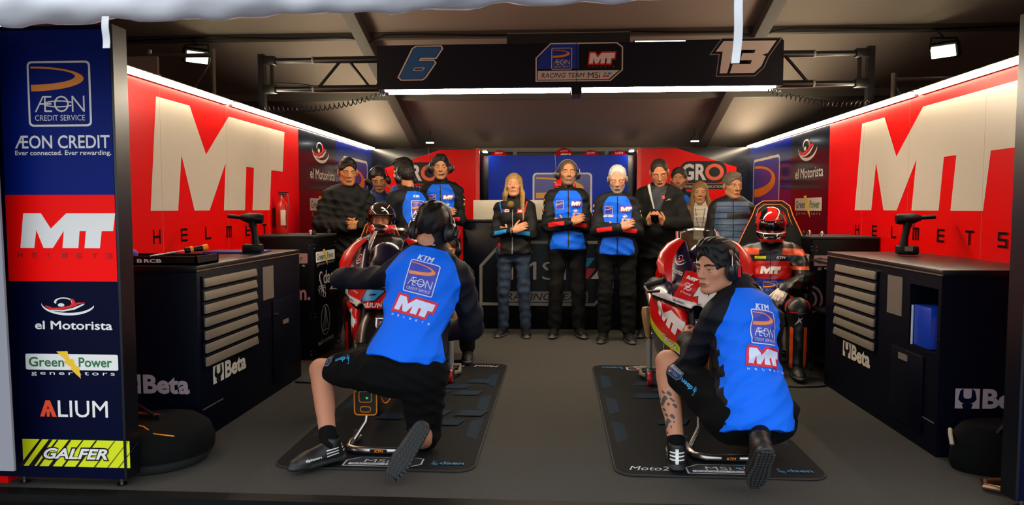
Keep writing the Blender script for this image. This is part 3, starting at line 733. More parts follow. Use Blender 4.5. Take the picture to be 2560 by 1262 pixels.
o = MB().ball((0, 0, .02), (.06, .05, .035), M('purple_cloth', '5a3a9a', .8)).build('shop_cloth', loc=(-2.49, 4.02, 1.016)); tag(o, 'small purple shop cloth bundled at the tray end by the sign', 'cloth')
t = thing('clipboard', 'flat dark blue folder lying on the left workbench behind the driver', 'folder', (-2.28, 5.0, .986), R(5))
MB().bb((-.2, -.13, 0), (.2, .13, .014), M('folder_blue', '2c2a70', .5), .003).build('cover', t)
MB().bb((-.19, -.125, .004), (.195, .12, .010), WHITE).build('pages', t)
# fire extinguisher on the left wall
t = thing('fire_extinguisher', 'red fire extinguisher fixed to the left red wall above the black case', 'extinguisher', (-2.515, 6.45, 1.04)); t.scale = (.8, .8, .88)
MB().lathe([(0, 0), (.06, .003), (.07, .02), (.07, .30), (.062, .34), (.03, .37), (.022, .40), (0, .405)], (0, 0, 0), (0, 0, 1), M('extinguisher_red', 'c01a10', .3, coat=.4)).build('cylinder', t)
MB().lathe([(0, .40), (.02, .40), (.02, .43), (0, .43)], (0, 0, 0), (0, 0, 1), STEEL).box((.03, -.03, .44), (.10, .02, .012), BLACK).box((.03, -.03, .46), (.11, .02, .01), BLACK).build('valve', t)
MB().tube([(.02, -.02, .42), (.09, -.05, .44), (.10, -.05, .33), (.075, -.05, .2), (.07, -.04, .1)], .011, M('hose_red', '9a2016', .5)).build('hose', t)
lz = MB(); x, y, z = frame_from((.6, -1, 0)); lz.box(Vector((.6, -1, 0)).normalized() * .068 + Vector((0, 0, .2)), (.06, .02, .16), M('extinguisher_label', 'c8b8a0', .5), Matrix((x, y, z)).transposed() @ Matrix.Rotation(R(90), 3, 'X'), .004); lz.build('label_plate', t)
MB().bb((-.1, -.02, .1), (-.06, .02, .3), BLACK).build('wall_bracket', t)
# ------------------------------------------------------------ black cases beyond the benches
CASE = M('case_black', '040404', .4, spec=.15); STUD = M('case_rivet', 'b8b0b0', .25, 1)
def case(s):
    lb = 'black flight case with pale sponsor marks behind the left workbench' if s < 0 else 'black flight case with pale sponsor marks behind the right trolley'
    x0 = s * 2.02; Y0, Y1 = 5.98, 6.62
    t = thing('flight_case', lb, 'case', (s * 2.33, (Y0 + Y1) / 2, 0), group='flight cases')
    MB().bb((-.263, -.32, .03), (.263, .32, 1.05), CASE, .008).build('body', t)
    MB().bb((-.266, -.325, 1.05), (.266, .325, 1.07), BLK2, .004).build('lid', t)
    f = -s * .263; xd = (0, 1, 0) if s < 0 else (0, -1, 0); L = []
    a = -.26
    L += xf(greenpower(WHITE, OFFW), a, .80, .2, .125) + xf(daen(WHITE), a + .02, .50, .34, .24) + xf(audiotech(WHITE), a + .02, .12, .44, .31)
    flat('sponsor_print', L, (f if s < 0 else f, 0, 0), xd, (0, 0, 1), t)
    if s < 0: L = xf(greenpower(PINKISH, None), -.36, .80, .22, .12) + [T('m.', .10, .52, .13, .09, PINKISH, .02)]
    else: L = xf(greenpower(PINKISH, None), -.25, .80, .2, .12) + [ELO(-.22, .56, .06, .085, .018, PINKISH), ELO(-.22, .56, .10, .12, .018, PINKISH)]
    if s < 0: L = [l for l in L]
    else: L[-2:] = [stroke(arc(-.27, .56, .045, .06, 80, -80), .018, PINKISH), stroke(arc(-.27, .56, .09, .105, 80, -80), .018, PINKISH), T('D', -.02, .50, .10, .13, PINKISH, .03), T('T', .13, .50, .10, .13, PINKISH, .02)]
    if s < 0:  # the mark runs off the edge by the workbench: keep it on the face
        L = [(np.clip(V, (-.26, 0), (.26, 2)), F, m) for V, F, m in L]
    else: L = [(np.clip(V, (-.26, 0), (.26, 2)), F, m) for V, F, m in L]
    flat('front_print', L, (0, -.32, 0), (1, 0, 0), (0, 0, 1), t)
    mb = MB()
    for z in (.99, .96, .40, .37, .08, .05):
        for y in (-.30, .30): mb.cyl((f, y, z), (f - s * .004, y, z), .007, STUD, seg=10)
        for x in (f + s * .03,): mb.cyl((x, -.32, z), (x, -.325, z), .008, STUD, seg=10)
    mb.build('rivets', t)
    for x in (-.2, .2):
        for y in (-.22, .22): MB().cyl((x - .012, y, .016), (x + .012, y, .016), .016, BLK2).build('caster', t)
case(-1); case(1)
t = thing('tool_trolley', 'black wire trolley on casters between the right workbench and flight case', 'trolley', (2.28, 5.70, 0))
mb = MB()
for x in (-.25, .22):
    for y in (-.19, .2): MB().bb((x - .012, y - .012, .07), (x + .012, y + .012, .92), BLACK).build('upright', t)
for z in (.12, .5, .88): MB().bb((-.26, -.2, z), (.23, .21, z + .018), BLACK).build('shelf', t)
for x in (-.24, .21):
    for y in (-.18, .19):
        c = MB().cyl((x - .011, y, .026), (x + .011, y, .026), .026, BLK2).bb((x - .016, y - .006, .02), (x + .016, y + .006, .075), STEEL).build('caster', t)
t = thing('spray_can', 'small orange capped can on the middle trolley shelf', 'can', (2.1, 5.62, .519)); MB().lathe([(0, 0), (.025, 0), (.025, .09), (.02, .1), (0, .1)], (0, 0, 0), (0, 0, 1), BLACK).build('body', t); MB().lathe([(.018, .1), (.018, .13), (0, .132)], (0, 0, 0), (0, 0, 1), ORANGE).build('cap', t)
# small jars and fittings along the case tops
for i, (s, y, k) in enumerate(((-1, 6.1, 0), (-1, 6.3, 1), (-1, 6.5, 0), (1, 6.15, 1), (1, 6.3, 0), (1, 6.45, 1))):
    o = MB().lathe([(0, 0), (.018, 0), (.018, .025), (.009, .04), (0, .042)], (0, 0, 0), (0, 0, 1), STEEL if k else BLACK, 14).build('hook_fitting', loc=(s * (2.10 + .1 * k), y, 1.07))
    tag(o, '%s knob on the %s flight case lid, %s' % ('small steel' if k else 'small black', 'left' if s < 0 else 'right', ('nearest the workbench', 'in the middle', 'farthest from the workbench')[i % 3]), 'knob', 'knobs on the flight cases')
# ------------------------------------------------------------ reception counter
t = thing('reception_counter', 'dark navy reception counter with grey team outline behind the standing crew', 'counter', (-.05, 8.0, 0))
MB().bb((-.97, -.29, .0), (.97, .29, 1.15), M('counter_navy', '03060f', .25, spec=.3), .005).build('body', t)
MB().bb((-.98, -.30, 1.15), (.98, .30, 1.18), BLACK, .005).build('top', t)
G = M('counter_grey_print', '77726a', .45)
L = [P(offs(OCT, 0), G), P(offs(OCT, -.045), M('counter_black_print', '040405', .3, spec=.3)), T('MSi', .46, .40, .84, .28, OFFW, -.012)]
L += [RC(.35, .06, 1.62, .22, G), T('RACING TEAM', .40, .085, 1.2, .11, BLACK, .0, .25)]
L += [P([(1.42, .42), (1.62, .42), (1.74, .58), (1.54, .58)], RED), P([(1.42, .6), (1.62, .6), (1.72, .74), (1.52, .74)], CYAN), P([(1.66, .42), (1.8, .42), (1.9, .56), (1.78, .56)], WHITE)]
flat('counter_print', xf(L, -.79, .255, .72, .70), (0, -.29, 0), (1, 0, 0), (0, 0, 1), t)
t = thing('white_screen', 'long white display back standing on the reception counter', 'screen', (-.42, 7.86, 1.18))
MB().bb((-.50, -.015, .0), (.50, .015, .212), M('cream_panel', 'c8bea8', .4), .003).build('panel', t)
for x in (-.3, .3): MB().bb((x - .06, -.04, 0), (x + .06, .05, .008), GREY).build('foot', t)
flat('emblem', [P([(0, .3), (.5, 1), (.5, .75), (1, .75), (1, .0), (.35, 0), (.35, .3)], BLACK)], (-.27, -.015, .06), (.07, 0, 0), (0, 0, .07), t) if 0 else flat('emblem', xf([P([(0, .3), (.5, 1), (1, 1), (1, .0), (.35, 0), (.35, .3)], BLACK)], -.27, .06, .07), (0, -.015, 0), (1, 0, 0), (0, 0, 1), t)
# display helmet behind the counter
p = at(1412, 462, 8.15)
t = thing('display_helmet', 'red and white helmet on a black stand behind the bearded man', 'helmet', (p.x, 8.15, 1.18))
MB().cyl((0, 0, 0), (0, 0, .01), .09, BLACK).cyl((0, 0, 0), (0, 0, .30), .02, BLACK).build('stand', t)
hb = MB().ball((0, 0, p.z - 1.18 - .02), (.125, .15, .13), RED); hb.build('shell', t)
MB().ball((0, -.02, p.z - 1.18 - .04), (.117, .14, .07), M('visor_dark', '0c0608', .08, coat=1)).build('visor', t)
MB().ring((0, 0, p.z - 1.18 + .03), (0, -.1, 1), .118, .006, WHITE).build('white_band', t)
# ------------------------------------------------------------ pit mats
MATM = M('mat_black', '03050a', .85, bump=.3, bscale=200, spec=.25); MAT2 = M('mat_blue_print', '0c2234', .8, spec=.2); CY2 = M('mat_cyan_print', '1c7aa8', .7)
def pitmat(x0, lb, flip):
    t = thing('pit_mat', lb, 'mat', (x0, 4.68, 0), group='pit mats')
    w2, l2 = .51, 1.225
    mb = MB(); mb.prism(rr_pts(-w2, -l2, w2, l2, .09), (0, 0, .001), (1, 0, 0), (0, 1, 0), .008, MATM); mb.build('mat', t)
    pp = rr_pts(-w2, -l2, w2, l2, .09); MB().tube([(x, y, .006) for x, y in pp], .006, BLK2, 6, True).build('bound_edge', t)
    L = []
    for s in (-1, 1):
        for y in (-.75, -.2, .45):
            L.append(P([(s * .47, y), (s * .47, y + .42), (s * .40, y + .36), (s * .40, y + .08)][::s], MAT2))
    for i, (x, y) in enumerate(((-.25, .55), (-.02, .55), (-.13, .38), (.10, .38), (-.28, .20), (-.03, .20), (.25, .55), (.2, .2), (.05, -.3), (.28, -.3), (.16, -.5), (-.2, -.4))):
        L.append(P([(x, y), (x + .17, y), (x + .21, y + .12), (x + .04, y + .12)], MAT2))
    wm = M('mat_white_print', 'c8c8cc', .7)
    fl = lambda nm, Q: flat(nm, Q, (0, 0, .009), (1, 0, 0), (0, 1, 0), t, .0012, .0004)
    fl('team_badge', xf(msibadge(M('mat_badge', '0a1220', .8), wm, wm), -.16, -1.19, .20, .13)); fl('lettering', [T('Moto2', -.44, -1.16, .2, .055, wm, .0, .3)]); fl('lettering', xf(daen(CY2, True), .28, -1.17, .062, .07))
    fl('lettering', xf([T('Moto2', -.44, -1.16, .2, .055, wm, .0, .3)], 0, 0, 1, rot=180)); fl('lettering', xf(daen(CY2, True), -.26, 1.17, .062, .07, rot=180)); fl('team_badge', xf(msibadge(M('mat_badge', '0a1220', .8), wm, wm), .16, 1.19, .20, .13, rot=180))
    flat('mat_pattern', L, (0, 0, .009), (1, 0, 0), (0, 1, 0), t, .0006, .0004)
pitmat(-.92, 'black pit mat under the left motorcycle with white and cyan lettering', 0)
pitmat(.80, 'black pit mat under the right motorcycle with white and cyan lettering', 1)
# ------------------------------------------------------------ wheel in a black cover on the floor, left front
p = atz(400, 1160, 0)
t = thing('spare_wheel', 'spare wheel in a black cover with orange piping lying behind the left sign', 'wheel', (-2.06, 3.54, 0)); t.scale = (.92, .92, .78)
CV = M('cover_black', '050505', .85, spec=.15, bump=.3, bscale=30)
MB().lathe([(0, .0), (.20, 0), (.26, .01), (.285, .05), (.28, .10), (.25, .125), (0, .13)], (0, 0, 0), (0, 0, 1), BLK2, 40).build('tyre', t)
MB().lathe([(.25, .10), (.295, .075), (.30, .14), (.275, .22), (.22, .27), (.12, .285), (0, .29)], (0, 0, 0), (0, 0, 1), CV, 40).build('cover', t)
MB().tube([(-.05, -.15, .29), (.02, -.17, .285), (.10, -.21, .255), (.20, -.19, .235)], .004, ORANGE, 6).build('orange_piping', t)
flat('cover_label', xf(msibadge(BLACK, GREY, GREY), -.27, .0, .10, .10), (.02, -.19, .288), (1, 0, 0), (0, .94, .34), t, .004)
MB().lathe([(.0, 0), (.12, 0), (.12, .018), (0, .018)], (-.10, -.27, .003), (0, 0, 1), M('beige_disc', 'b8aa8a', .6), 30).build('beige_disc', t) if 0 else None
t = thing('steel_bar', 'short steel tube with black strap lying on the covered spare wheel', 'tube', (-2.16, 3.52, .23))
MB().cyl((-.08, .02, .012), (.14, -.02, .012), .014, STEEL).build('tube', t); MB().tube([(-.10, .06, .02), (.0, .02, .055), (.11, -.03, .02)], .008, BLACK).build('strap', t)
# ------------------------------------------------------------ right front corner: dark bag and paddock stand
t = thing('equipment_bag', 'black equipment bag slumped on the floor before the right workbench', 'bag', (2.24, 3.672, 0))
mb = MB(); mb.lathe([(0, 0), (.95, 0), (1.0, .15), (.96, .75), (.8, .95), (0, 1.0)], (0, 0, 0), (0, 0, 1), CV, 32)
bmesh.ops.scale(mb.bm, vec=(.27, .14, .24), verts=mb.bm.verts); mb.build('body', t)
MB().tube([(-.12, -.12, .22), (-.1, -.14, .27), (.1, -.14, .27), (.12, -.12, .22)], .010, BLACK).build('handle', t)
MB().tube([(-.26, .03, .19), (-.275, .0, .175), (-.28, -.03, .13)], .010, M('bag_piping', 'a89a80', .6)).build('pale_piping', t)
t = thing('paddock_stand', 'copper and silver paddock stand lying behind the right sign foot', 'stand', (2.17, 3.40, 0))
CU = M('copper_tube', '8a6a50', .3, .9)
MB().tube([(.25, -.08, .02), (-.08, -.10, .02), (-.20, -.02, .02), (-.17, .04, .02), (.05, .08, .02), (.28, .10, .02)], .018, CU, 12).build('base_tube', t)
MB().cyl((-.10, -.05, .02), (.12, .02, .20), .015, CU).build('arm', t); MB().cyl((-.05, -.07, .03), (.14, -.02, .19), .013, STEEL).build('lever', t)
MB().lathe([(0, -.02), (.025, -.02), (.025, .02), (0, .02)], (-.09, -.10, .028), (0, 1, 0), BLK2).build('foot_wheel', t)
# cables on the carpet
t = thing('power_cable', 'thin black power cable lying on the carpet beside the right trolley', 'cable', (1.7, 5.3, 0))
MB().tube([(-.3, .1, .006), (-.1, .02, .006), (.05, -.02, .006), (.2, .0, .006), (.29, .05, .006)], .006, BLACK, 8).build('cable', t)
t = thing('power_cable', 'thin black power cable lying on the carpet near the left workbench', 'cable', (-1.7, 5.2, 0))
MB().tube([(-.25, .0, .006), (-.05, -.03, .006), (.1, .02, .006), (.3, .0, .006)], .006, BLACK, 8).build('cable', t)
# ============================================================ distance-field bodies
f4 = np.float32
def v3(p): return np.array(p, dtype=np.float64)
def nrm(v): v = v3(v); return v / (np.linalg.norm(v) + 1e-12)
class Cone:
    def __init__(s, a, b, ra, rb, fl=None, tag='', k=None):
        s.a, s.b, s.ra, s.rb, s.fl, s.tag, s.k = v3(a), v3(b), ra, rb, fl, tag, k
        if fl is not None: s.n = nrm(fl[0]); s.g = 1 / fl[1] - 1
    def bbox(s, m):
        r = max(s.ra, s.rb) + m
        return np.minimum(s.a, s.b) - r, np.maximum(s.a, s.b) + r
    def dt(s, Pt):
        q = Pt - s.a; ba = s.b - s.a
        if s.fl is not None:
            q = q + (q @ s.n)[..., None] * (s.g * s.n); ba = ba + (ba @ s.n) * s.g * s.n
        t = np.clip((q @ ba) / max(ba @ ba, 1e-9), 0, 1)
        d = np.linalg.norm(q - t[..., None] * ba, axis=-1) - (s.ra + (s.rb - s.ra) * t)
        return d, t
    def d(s, Pt): return s.dt(Pt)[0]
class Ell:
    def __init__(s, c, r, Rm=None, tag='', k=None):
        s.c, s.r, s.tag, s.k = v3(c), v3(r), tag, k; s.R = np.eye(3) if Rm is None else np.array(Rm)
    def bbox(s, m):
        e = np.abs(s.R) @ s.r + m; return s.c - e, s.c + e
    def d(s, Pt):
        q = (Pt - s.c) @ s.R; k0 = np.linalg.norm(q / s.r, axis=-1); k1 = np.linalg.norm(q / s.r ** 2, axis=-1)
        return k0 * (k0 - 1) / (k1 + 1e-9)
class Box:
    def __init__(s, c, h, Rm=None, rd=0, tag='', k=None):
        s.c, s.h, s.rd, s.tag, s.k = v3(c), v3(h) - rd, rd, tag, k; s.R = np.eye(3) if Rm is None else np.array(Rm)
    def bbox(s, m):
        e = np.abs(s.R) @ (s.h + s.rd) + m; return s.c - e, s.c + e
    def d(s, Pt):
        q = np.abs((Pt - s.c) @ s.R) - s.h
        return np.linalg.norm(np.maximum(q, 0), axis=-1) + np.minimum(q.max(-1), 0) - s.rd
class Field:
    def __init__(s, lo, hi, h):
        s.h = h; s.lo = v3(lo) - 3 * h; s.n = np.ceil((v3(hi) - s.lo + 3 * h) / h).astype(int) + 1
        s.f = np.full(s.n, .3, f4); s.pr = []
    @staticmethod
    def fit(prims, h):
        bs = [p.bbox(.01) for p in prims]
        F = Field(np.min([b[0] for b in bs], 0), np.max([b[1] for b in bs], 0), h)
        return F
    def _sub(s, p, m):
        lo, hi = p.bbox(m); a = np.clip(np.floor((lo - s.lo) / s.h).astype(int), 0, s.n); b = np.clip(np.ceil((hi - s.lo) / s.h).astype(int) + 1, 0, s.n)
        if (b <= a).any(): return None, None
        ax = [(s.lo[i] + s.h * np.arange(a[i], b[i])).astype(f4) for i in range(3)]
        return tuple(slice(a[i], b[i]) for i in range(3)), np.stack(np.meshgrid(*ax, indexing='ij'), -1)
    def add(s, p, k=.02):
        k = p.k if p.k is not None else k
        sl, Pt = s._sub(p, k + 3 * s.h)
        if sl is None: return s
        d = p.d(Pt); g = s.f[sl]
        h = np.maximum(k - np.abs(g - d), 0) / max(k, 1e-6)
        s.f[sl] = np.minimum(g, d) - h * h * k * .25; s.pr.append(p); return s
    def sub(s, p, k=.006):
        sl, Pt = s._sub(p, k + 3 * s.h)
        if sl is None: return s
        d = -p.d(Pt); g = s.f[sl]; h = np.maximum(k - np.abs(g - d), 0) / max(k, 1e-6)
        s.f[sl] = np.maximum(g, d) + h * h * k * .25; return s
    def grid(s):
        return np.stack(np.meshgrid(*[(s.lo[i] + s.h * np.arange(s.n[i])).astype(f4) for i in range(3)], indexing='ij'), -1)
    def plane(s, p, n):
        "cut away everything on the side the normal points to"
        s.f = np.maximum(s.f, ((s.grid() - v3(p).astype(f4)) @ nrm(n).astype(f4))); return s
    def folds(s, amp, seed=0, fr=26, dirn=(0, 0, 1)):
        r = np.random.RandomState(seed); m = s.f < .05; G = s.grid()[m]; w_ = np.zeros(len(G), f4)
        for i in range(7):
            d = nrm(r.randn(3) * .7 + 1.5 * v3(dirn) * (1 if i % 3 else .2)); q = fr * (.6 + 1.2 * r.rand())
            ph = 1.7 * np.sin(G @ nrm(r.randn(3)).astype(f4) * 9 + r.rand() * 6)
            w_ += np.abs(np.sin(G @ d.astype(f4) * q + r.rand() * 6.3 + ph)) * (.5 + .5 * np.sin(G @ nrm(r.randn(3)).astype(f4) * 7 + r.rand() * 6))
        s.f[m] += amp * (w_ - w_.mean()) * 1.3; return s
    def strands(s, amp, Mx, seed=0):
        "fine locks: ripples that run along the direction squeezed by Mx"
        r = np.random.RandomState(seed); m = s.f < .03; G = (s.grid()[m] @ np.array(Mx, f4)); w_ = np.zeros(len(G), f4)
        for i in range(9):
            d = nrm(r.randn(3)); w_ += np.sin(G @ d.astype(f4) * (110 + 330 * r.rand()) + 6.3 * r.rand() + 1.5 * np.sin(G @ nrm(r.randn(3)).astype(f4) * 40))
        s.f[m] += amp * w_ / 3; return s
    def mesh(s):
        f = s.f; n = f.shape; ins = f < 0
        c = np.zeros([k - 1 for k in n], np.uint8)
        cor = [(i, j, k) for i in (0, 1) for j in (0, 1) for k in (0, 1)]
        for i, j, k in cor: c += ins[i:n[0] - 1 + i, j:n[1] - 1 + j, k:n[2] - 1 + k]
        ix = np.argwhere((c > 0) & (c < 8)); idx = -np.ones(c.shape, np.int64); idx[tuple(ix.T)] = np.arange(len(ix))
        val = np.stack([f[ix[:, 0] + i, ix[:, 1] + j, ix[:, 2] + k] for i, j, k in cor], 1)
        acc = np.zeros((len(ix), 3)); cnt = np.zeros(len(ix))
        for p in range(8):
            for ax in range(3):
                o = list(cor[p])
                if o[ax]: continue
                o[ax] = 1; q = cor.index(tuple(o)); a, b = val[:, p], val[:, q]; m = (a < 0) != (b < 0)
                t = np.where(m, a / np.where(m, a - b, 1), 0)
                pos = np.array(cor[p], float)[None] + np.zeros((len(ix), 3)); pos[:, ax] = t
                acc += pos * m[:, None]; cnt += m
        V = (ix + acc / cnt[:, None]) * s.h + s.lo
        Q = []
        for ax in range(3):
            sl0 = [slice(1, k - 1) for k in n]; sl0[ax] = slice(0, n[ax] - 1); sl1 = list(sl0); sl1[ax] = slice(1, n[ax])
            a, b = ins[tuple(sl0)], ins[tuple(sl1)]; e = np.argwhere(a != b); w_ = a[tuple(e.T)]
            e = e + [0 if i == ax else 1 for i in range(3)]; u, v_ = [i for i in range(3) if i != ax]
            if ax == 1: u, v_ = v_, u
            q = []
            for du, dv in ((-1, -1), (0, -1), (0, 0), (-1, 0)):
                g = e.copy(); g[:, u] += du; g[:, v_] += dv; q.append(idx[tuple(g.T)])
            q = np.stack(q, 1); q[~w_] = q[~w_][:, ::-1]; Q.append(q)
        Q = np.concatenate(Q); Q = Q[(Q >= 0).all(1)]
        return V, Q
def smooth_mesh(V, Q, it=1, lam=.5):
    for _ in range(it):
        acc = np.zeros_like(V); c = np.zeros(len(V))
        for i in range(4):
            a, b = Q[:, i], Q[:, (i + 1) % 4]
            np.add.at(acc, a, V[b]); np.add.at(acc, b, V[a]); np.add.at(c, a, 1); np.add.at(c, b, 1)
        V = V + lam * (acc / np.maximum(c, 1)[:, None] - V)
    return V
def surf(prims, h, k=.02, subs=(), planes=(), folds=0, seed=0, fr=26, ks=.006, sm=1, late=()):
    F = Field.fit(list(prims) + list(late), h)
    for p in prims: F.add(p, k)
    for p, n in planes: F.plane(p, n)
    for p in late: F.add(p, k)
    if folds: F.folds(folds, seed, fr)
    for p in subs: F.sub(p, ks)
    V, Q = F.mesh(); return smooth_mesh(V, Q, sm), Q
def bvh_of(V, Q): return BVHTree.FromPolygons([tuple(v) for v in V], [tuple(q) for q in Q])
def mind(prims, V): return np.min([p.d(V) for p in prims], 0) if prims else np.full(len(V), 9.)
# ------------------------------------------------------------ skin, cloth and hair materials
BR = ('brow', '1c120c')
def skin(nm, col, beard='3a2a20', lip='8a4a3c', brow='1c120c'):
    return M('skin_' + nm, col, .5, spec=.35, bump=.06, bscale=180, var=.05, paint=(('beard', beard), ('lip', lip), ('brow', brow), ('ink', '4a4442'), ('gap', '3a1a14')))
CLOTH_BLACK = M('cloth_black', '070707', .85, bump=.12, bscale=150, spec=.2); TEAM_BLUE = M('team_jacket', '0058d4', .7, spec=.25, bump=.1, bscale=130, paint=(('navy', '06090f'), ('red', 'd81c1c'), ('sky', '1c86c8')))
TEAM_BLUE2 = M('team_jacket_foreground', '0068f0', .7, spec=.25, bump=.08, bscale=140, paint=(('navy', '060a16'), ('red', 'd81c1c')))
TEAM_BLACK = M('team_jacket_black', '0a0a0b', .7, spec=.25, bump=.1, bscale=130, paint=(('red', 'c81818'), ('sky', '1c86c8')))
SHOE = M('shoe_black', '0a0a0a', .5, paint=(('sole', '1c1c1c'), ('rim', '6a6a6a'))); EYEW = M('eye_white', 'b4aaa0', .25); IRIS = M('eye_iris', '22140c', .15); SOLE = M('shoe_sole_rubber', '2a2b2c', .8, bump=.2, bscale=90)
PAD = M('headset_black', '101113', .35); PADC = M('headset_cushion', '18191c', .6)
# ------------------------------------------------------------ head
def rot(yaw=0, pitch=0, roll=0):
    "yaw turns to the person's left, pitch lifts the chin, roll tips to the right"
    return np.array((Matrix.Rotation(R(yaw), 3, 'Z') @ Matrix.Rotation(R(pitch), 3, 'X') @ Matrix.Rotation(R(roll), 3, 'Y')))
def head_prims(c, Rm, s=1, fem=False, jaw=1.0, nose=1.0, lids=0):
    w = lambda x, y, z: v3(c) + Rm @ (v3((x, y, z)) * s)
    e = lambda p, r, k=None, A=None: Ell(w(*p), v3(r) * s, Rm if A is None else Rm @ A, k=k)
    co = lambda a, b, ra, rb, k=None, fl=None: Cone(w(*a), w(*b), ra * s, rb * s, k=k, fl=None if fl is None else (Rm @ v3(fl[0]), fl[1]))
    j = jaw * (.92 if fem else 1)
    A = [e((0, -.014, .036), (.0765, .097, .083)), e((0, .022, -.028), (.061 if not fem else .058, .070, .086), .03)]
    for x in (-1, 1):
        A += [co((x * .047 * j, -.008, -.060), (x * .021 * j, .060, -.098), .0195, .017, .03), e((x * .041, .058, -.020), (.019, .017, .017), .022)]
        A += [e((x * .080, -.012, -.006), (.011, .020, .033), .006, np.array(Matrix.Rotation(R(-x * 18), 3, 'Z') @ Matrix.Rotation(R(-10), 3, 'X')))]
    A += [e((0, .072, -.101), (.022 * j, .018, .017), .02), co((-.040, .0745, .0165), (.040, .0745, .0165), .0125, .0125, .018)]
    A += [co((0, .088, .012), (0, .1085 * (1 + .03 * (nose - 1)), -.030), .0075, .0115 * nose, .012), e((.0115, .098, -.034), (.0085, .011, .008), .006), e((-.0115, .098, -.034), (.0085, .011, .008), .006)]
    A += [e((0, .084, -.067), (.027, .015, .016), .012), co((-.019, .0885, -.0628), (.019, .0885, -.0628), .0048, .0048, .004), co((-.016, .0892, -.0716), (.016, .0892, -.0716), .0055, .0055, .004)]
    S = [e((x * .0315, .096, .001), (.0165, .016, .0115)) for x in (-1, 1)]
    L = []
    for x in (-1, 1):
        L.append(e((x * .0315, .0745, .0045 if lids < 2 else -.001), (.0155, .0145, .0115), .003))
        if lids == 0: L[-1] = e((x * .0315, .0735, .0056), (.0170, .0152, .0078), .003)
        L.append(e((x * .0315, .0735, -.0078), (.0160, .0138, .0062), .003))
    return A, S, L
def face_attr(V, c, Rm, s, beard=None, fem=False, browt=.0036):
    q = (V - v3(c)) @ Rm / s; x, y, z = q.T; ax = np.abs(x)
    lip = np.where(y > .075, 1 - (x / .0225) ** 2 - ((z + .0675) / .0068) ** 2, -1)
    bz = .0175 + .004 * (1 - ((ax - .036) / .022) ** 2)
    brow = np.where((y > .04) & (z > 0), np.minimum(browt * (1.15 - .35 * np.abs(ax - .03) / .03) - np.abs(z - bz), .023 - np.abs(ax - .034)), -1)
    bd = -np.ones(len(V))
    if beard:
        cheek = -.050 - .55 * np.maximum(ax - .03, 0) * (-1)  # the edge rises towards the ears
        edge = -.052 + .9 * np.maximum(ax - .030, 0)
        bd = np.minimum(np.minimum(edge - z, y + .02), z + .135)
        mo = np.minimum(.0095 - np.abs(z + .0535), .030 - ax); mo = np.where(y > .07, mo, -1)
        bd = np.maximum(bd, mo)
        if beard == 'goatee': bd = np.minimum(bd, .04 * (1 - (ax / .042) ** 2 - ((z + .088) / .046) ** 2))
        if beard == 'moustache': bd = mo
        bd = np.where(lip > 0, -1, bd)
    gap = np.where(y > .07, np.minimum(.0019 - np.abs(z + .0672 + .03 * (x * x) * 20), .0215 - ax), -1)
    return {'lip': lip, 'brow': brow, 'beard': bd, 'gap': gap}
def hair_mesh(c, Rm, s, style, h, seed=0):
    w = lambda x, y, z: v3(c) + Rm @ (v3((x, y, z)) * s)
    e = lambda p, r, k=None: Ell(w(*p), v3(r) * s, Rm, k=k)
    co = lambda a, b, ra, rb, k=None: Cone(w(*a), w(*b), ra * s, rb * s, k=k)
    t = {'buzz': .0035, 'short': .010, 'thick': .016, 'thin': .006, 'long': .007, 'tied': .007, 'bob': .007}[style]
    A = [e((0, -.016, .038), (.0775 + t * .45, .098 + t * .8, .084 + t))]
    if style == 'thick': A += [e((0, .035, .105), (.062, .055, .030), .03), e((0, .0, .10), (.068, .07, .035), .03)]
    if style == 'short': A += [e((0, .03, .100), (.058, .052, .026), .03)]
    S = [e((0, .118, -.024), (.074, .078, .098 if style not in ('buzz', 'thin') else .104))]
    if style in ('long', 'bob'): S = [e((0, .120, -.030), (.056, .080, .098))]
    Rl = Rm
    if style in ('long', 'bob'):
        l = -.34 if style == 'long' else -.21; fx = lambda v: ((Rm @ v3(v)), .42)
        for x in (-1, 1):
            e1 = l if x < 0 or style == 'bob' else -.20
            A += [Cone(w(x * .066, -.005, .045), w(x * .083, .010, -.09), .040 * s, .046 * s, fx((1, 0, 0)), k=.02), Cone(w(x * .083, .010, -.09), w(x * .090, .050 if e1 == l else -.03, e1), .046 * s, .026 * s, fx((.8, .6, 0)), k=.02)]
        A += [co((0, -.05, -.02), (0, -.075, -.17), .078, .06, .03)]
        PL = []
    else:
        PL = [(w(0, 0, -.062 if style != 'thick' else -.080), Rm @ v3((0, .25, -1)))]
        for x in (-1, 1): S += [e((x * .090, .030, -.045), (.05, .056, .058)), e((x * .092, -.010, -.018), (.026, .032, .042))]
        if style in ('buzz', 'thin'): S += [e((0, .12, .04), (.07, .07, .062))]
    if style == 'tied': A += [e((0, -.115, .0), (.03, .03, .035), .02)]
    F = Field.fit(A, h)
    for p in A: F.add(p, .02)
    for p, n in PL: F.plane(p, n)
    F.strands({'buzz': .0006, 'thin': .0014, 'long': .0016, 'bob': .0016}.get(style, .0028), Rm @ np.diag((1, 1, .06)) if style in ('long', 'bob') else Rm @ np.diag((1, .22, .5)), seed)
    for p in S: F.sub(p, .008)
    return F.mesh()
def add_eyes(p, c, Rm, s, gaze=(0, 0), parent=None):
    for x in (-1, 1):
        o = v3(c) + Rm @ (v3((x * .0315, .0725, .001)) * s); mb = MB()
        mb.ball((0, 0, 0), .0138 * s, EYEW, u=16, v=12)
        g = Vector(Rm @ (rot(gaze[0], gaze[1]) @ v3((0, 1, 0))))
        mb.lathe([(.0062 * s, 0), (.0062 * s, .0009 * s), (.003 * s, .0016 * s), (0, .0017 * s)], g * .0124 * s, g, IRIS, 14)
        mb.build('eye', p, loc=o)
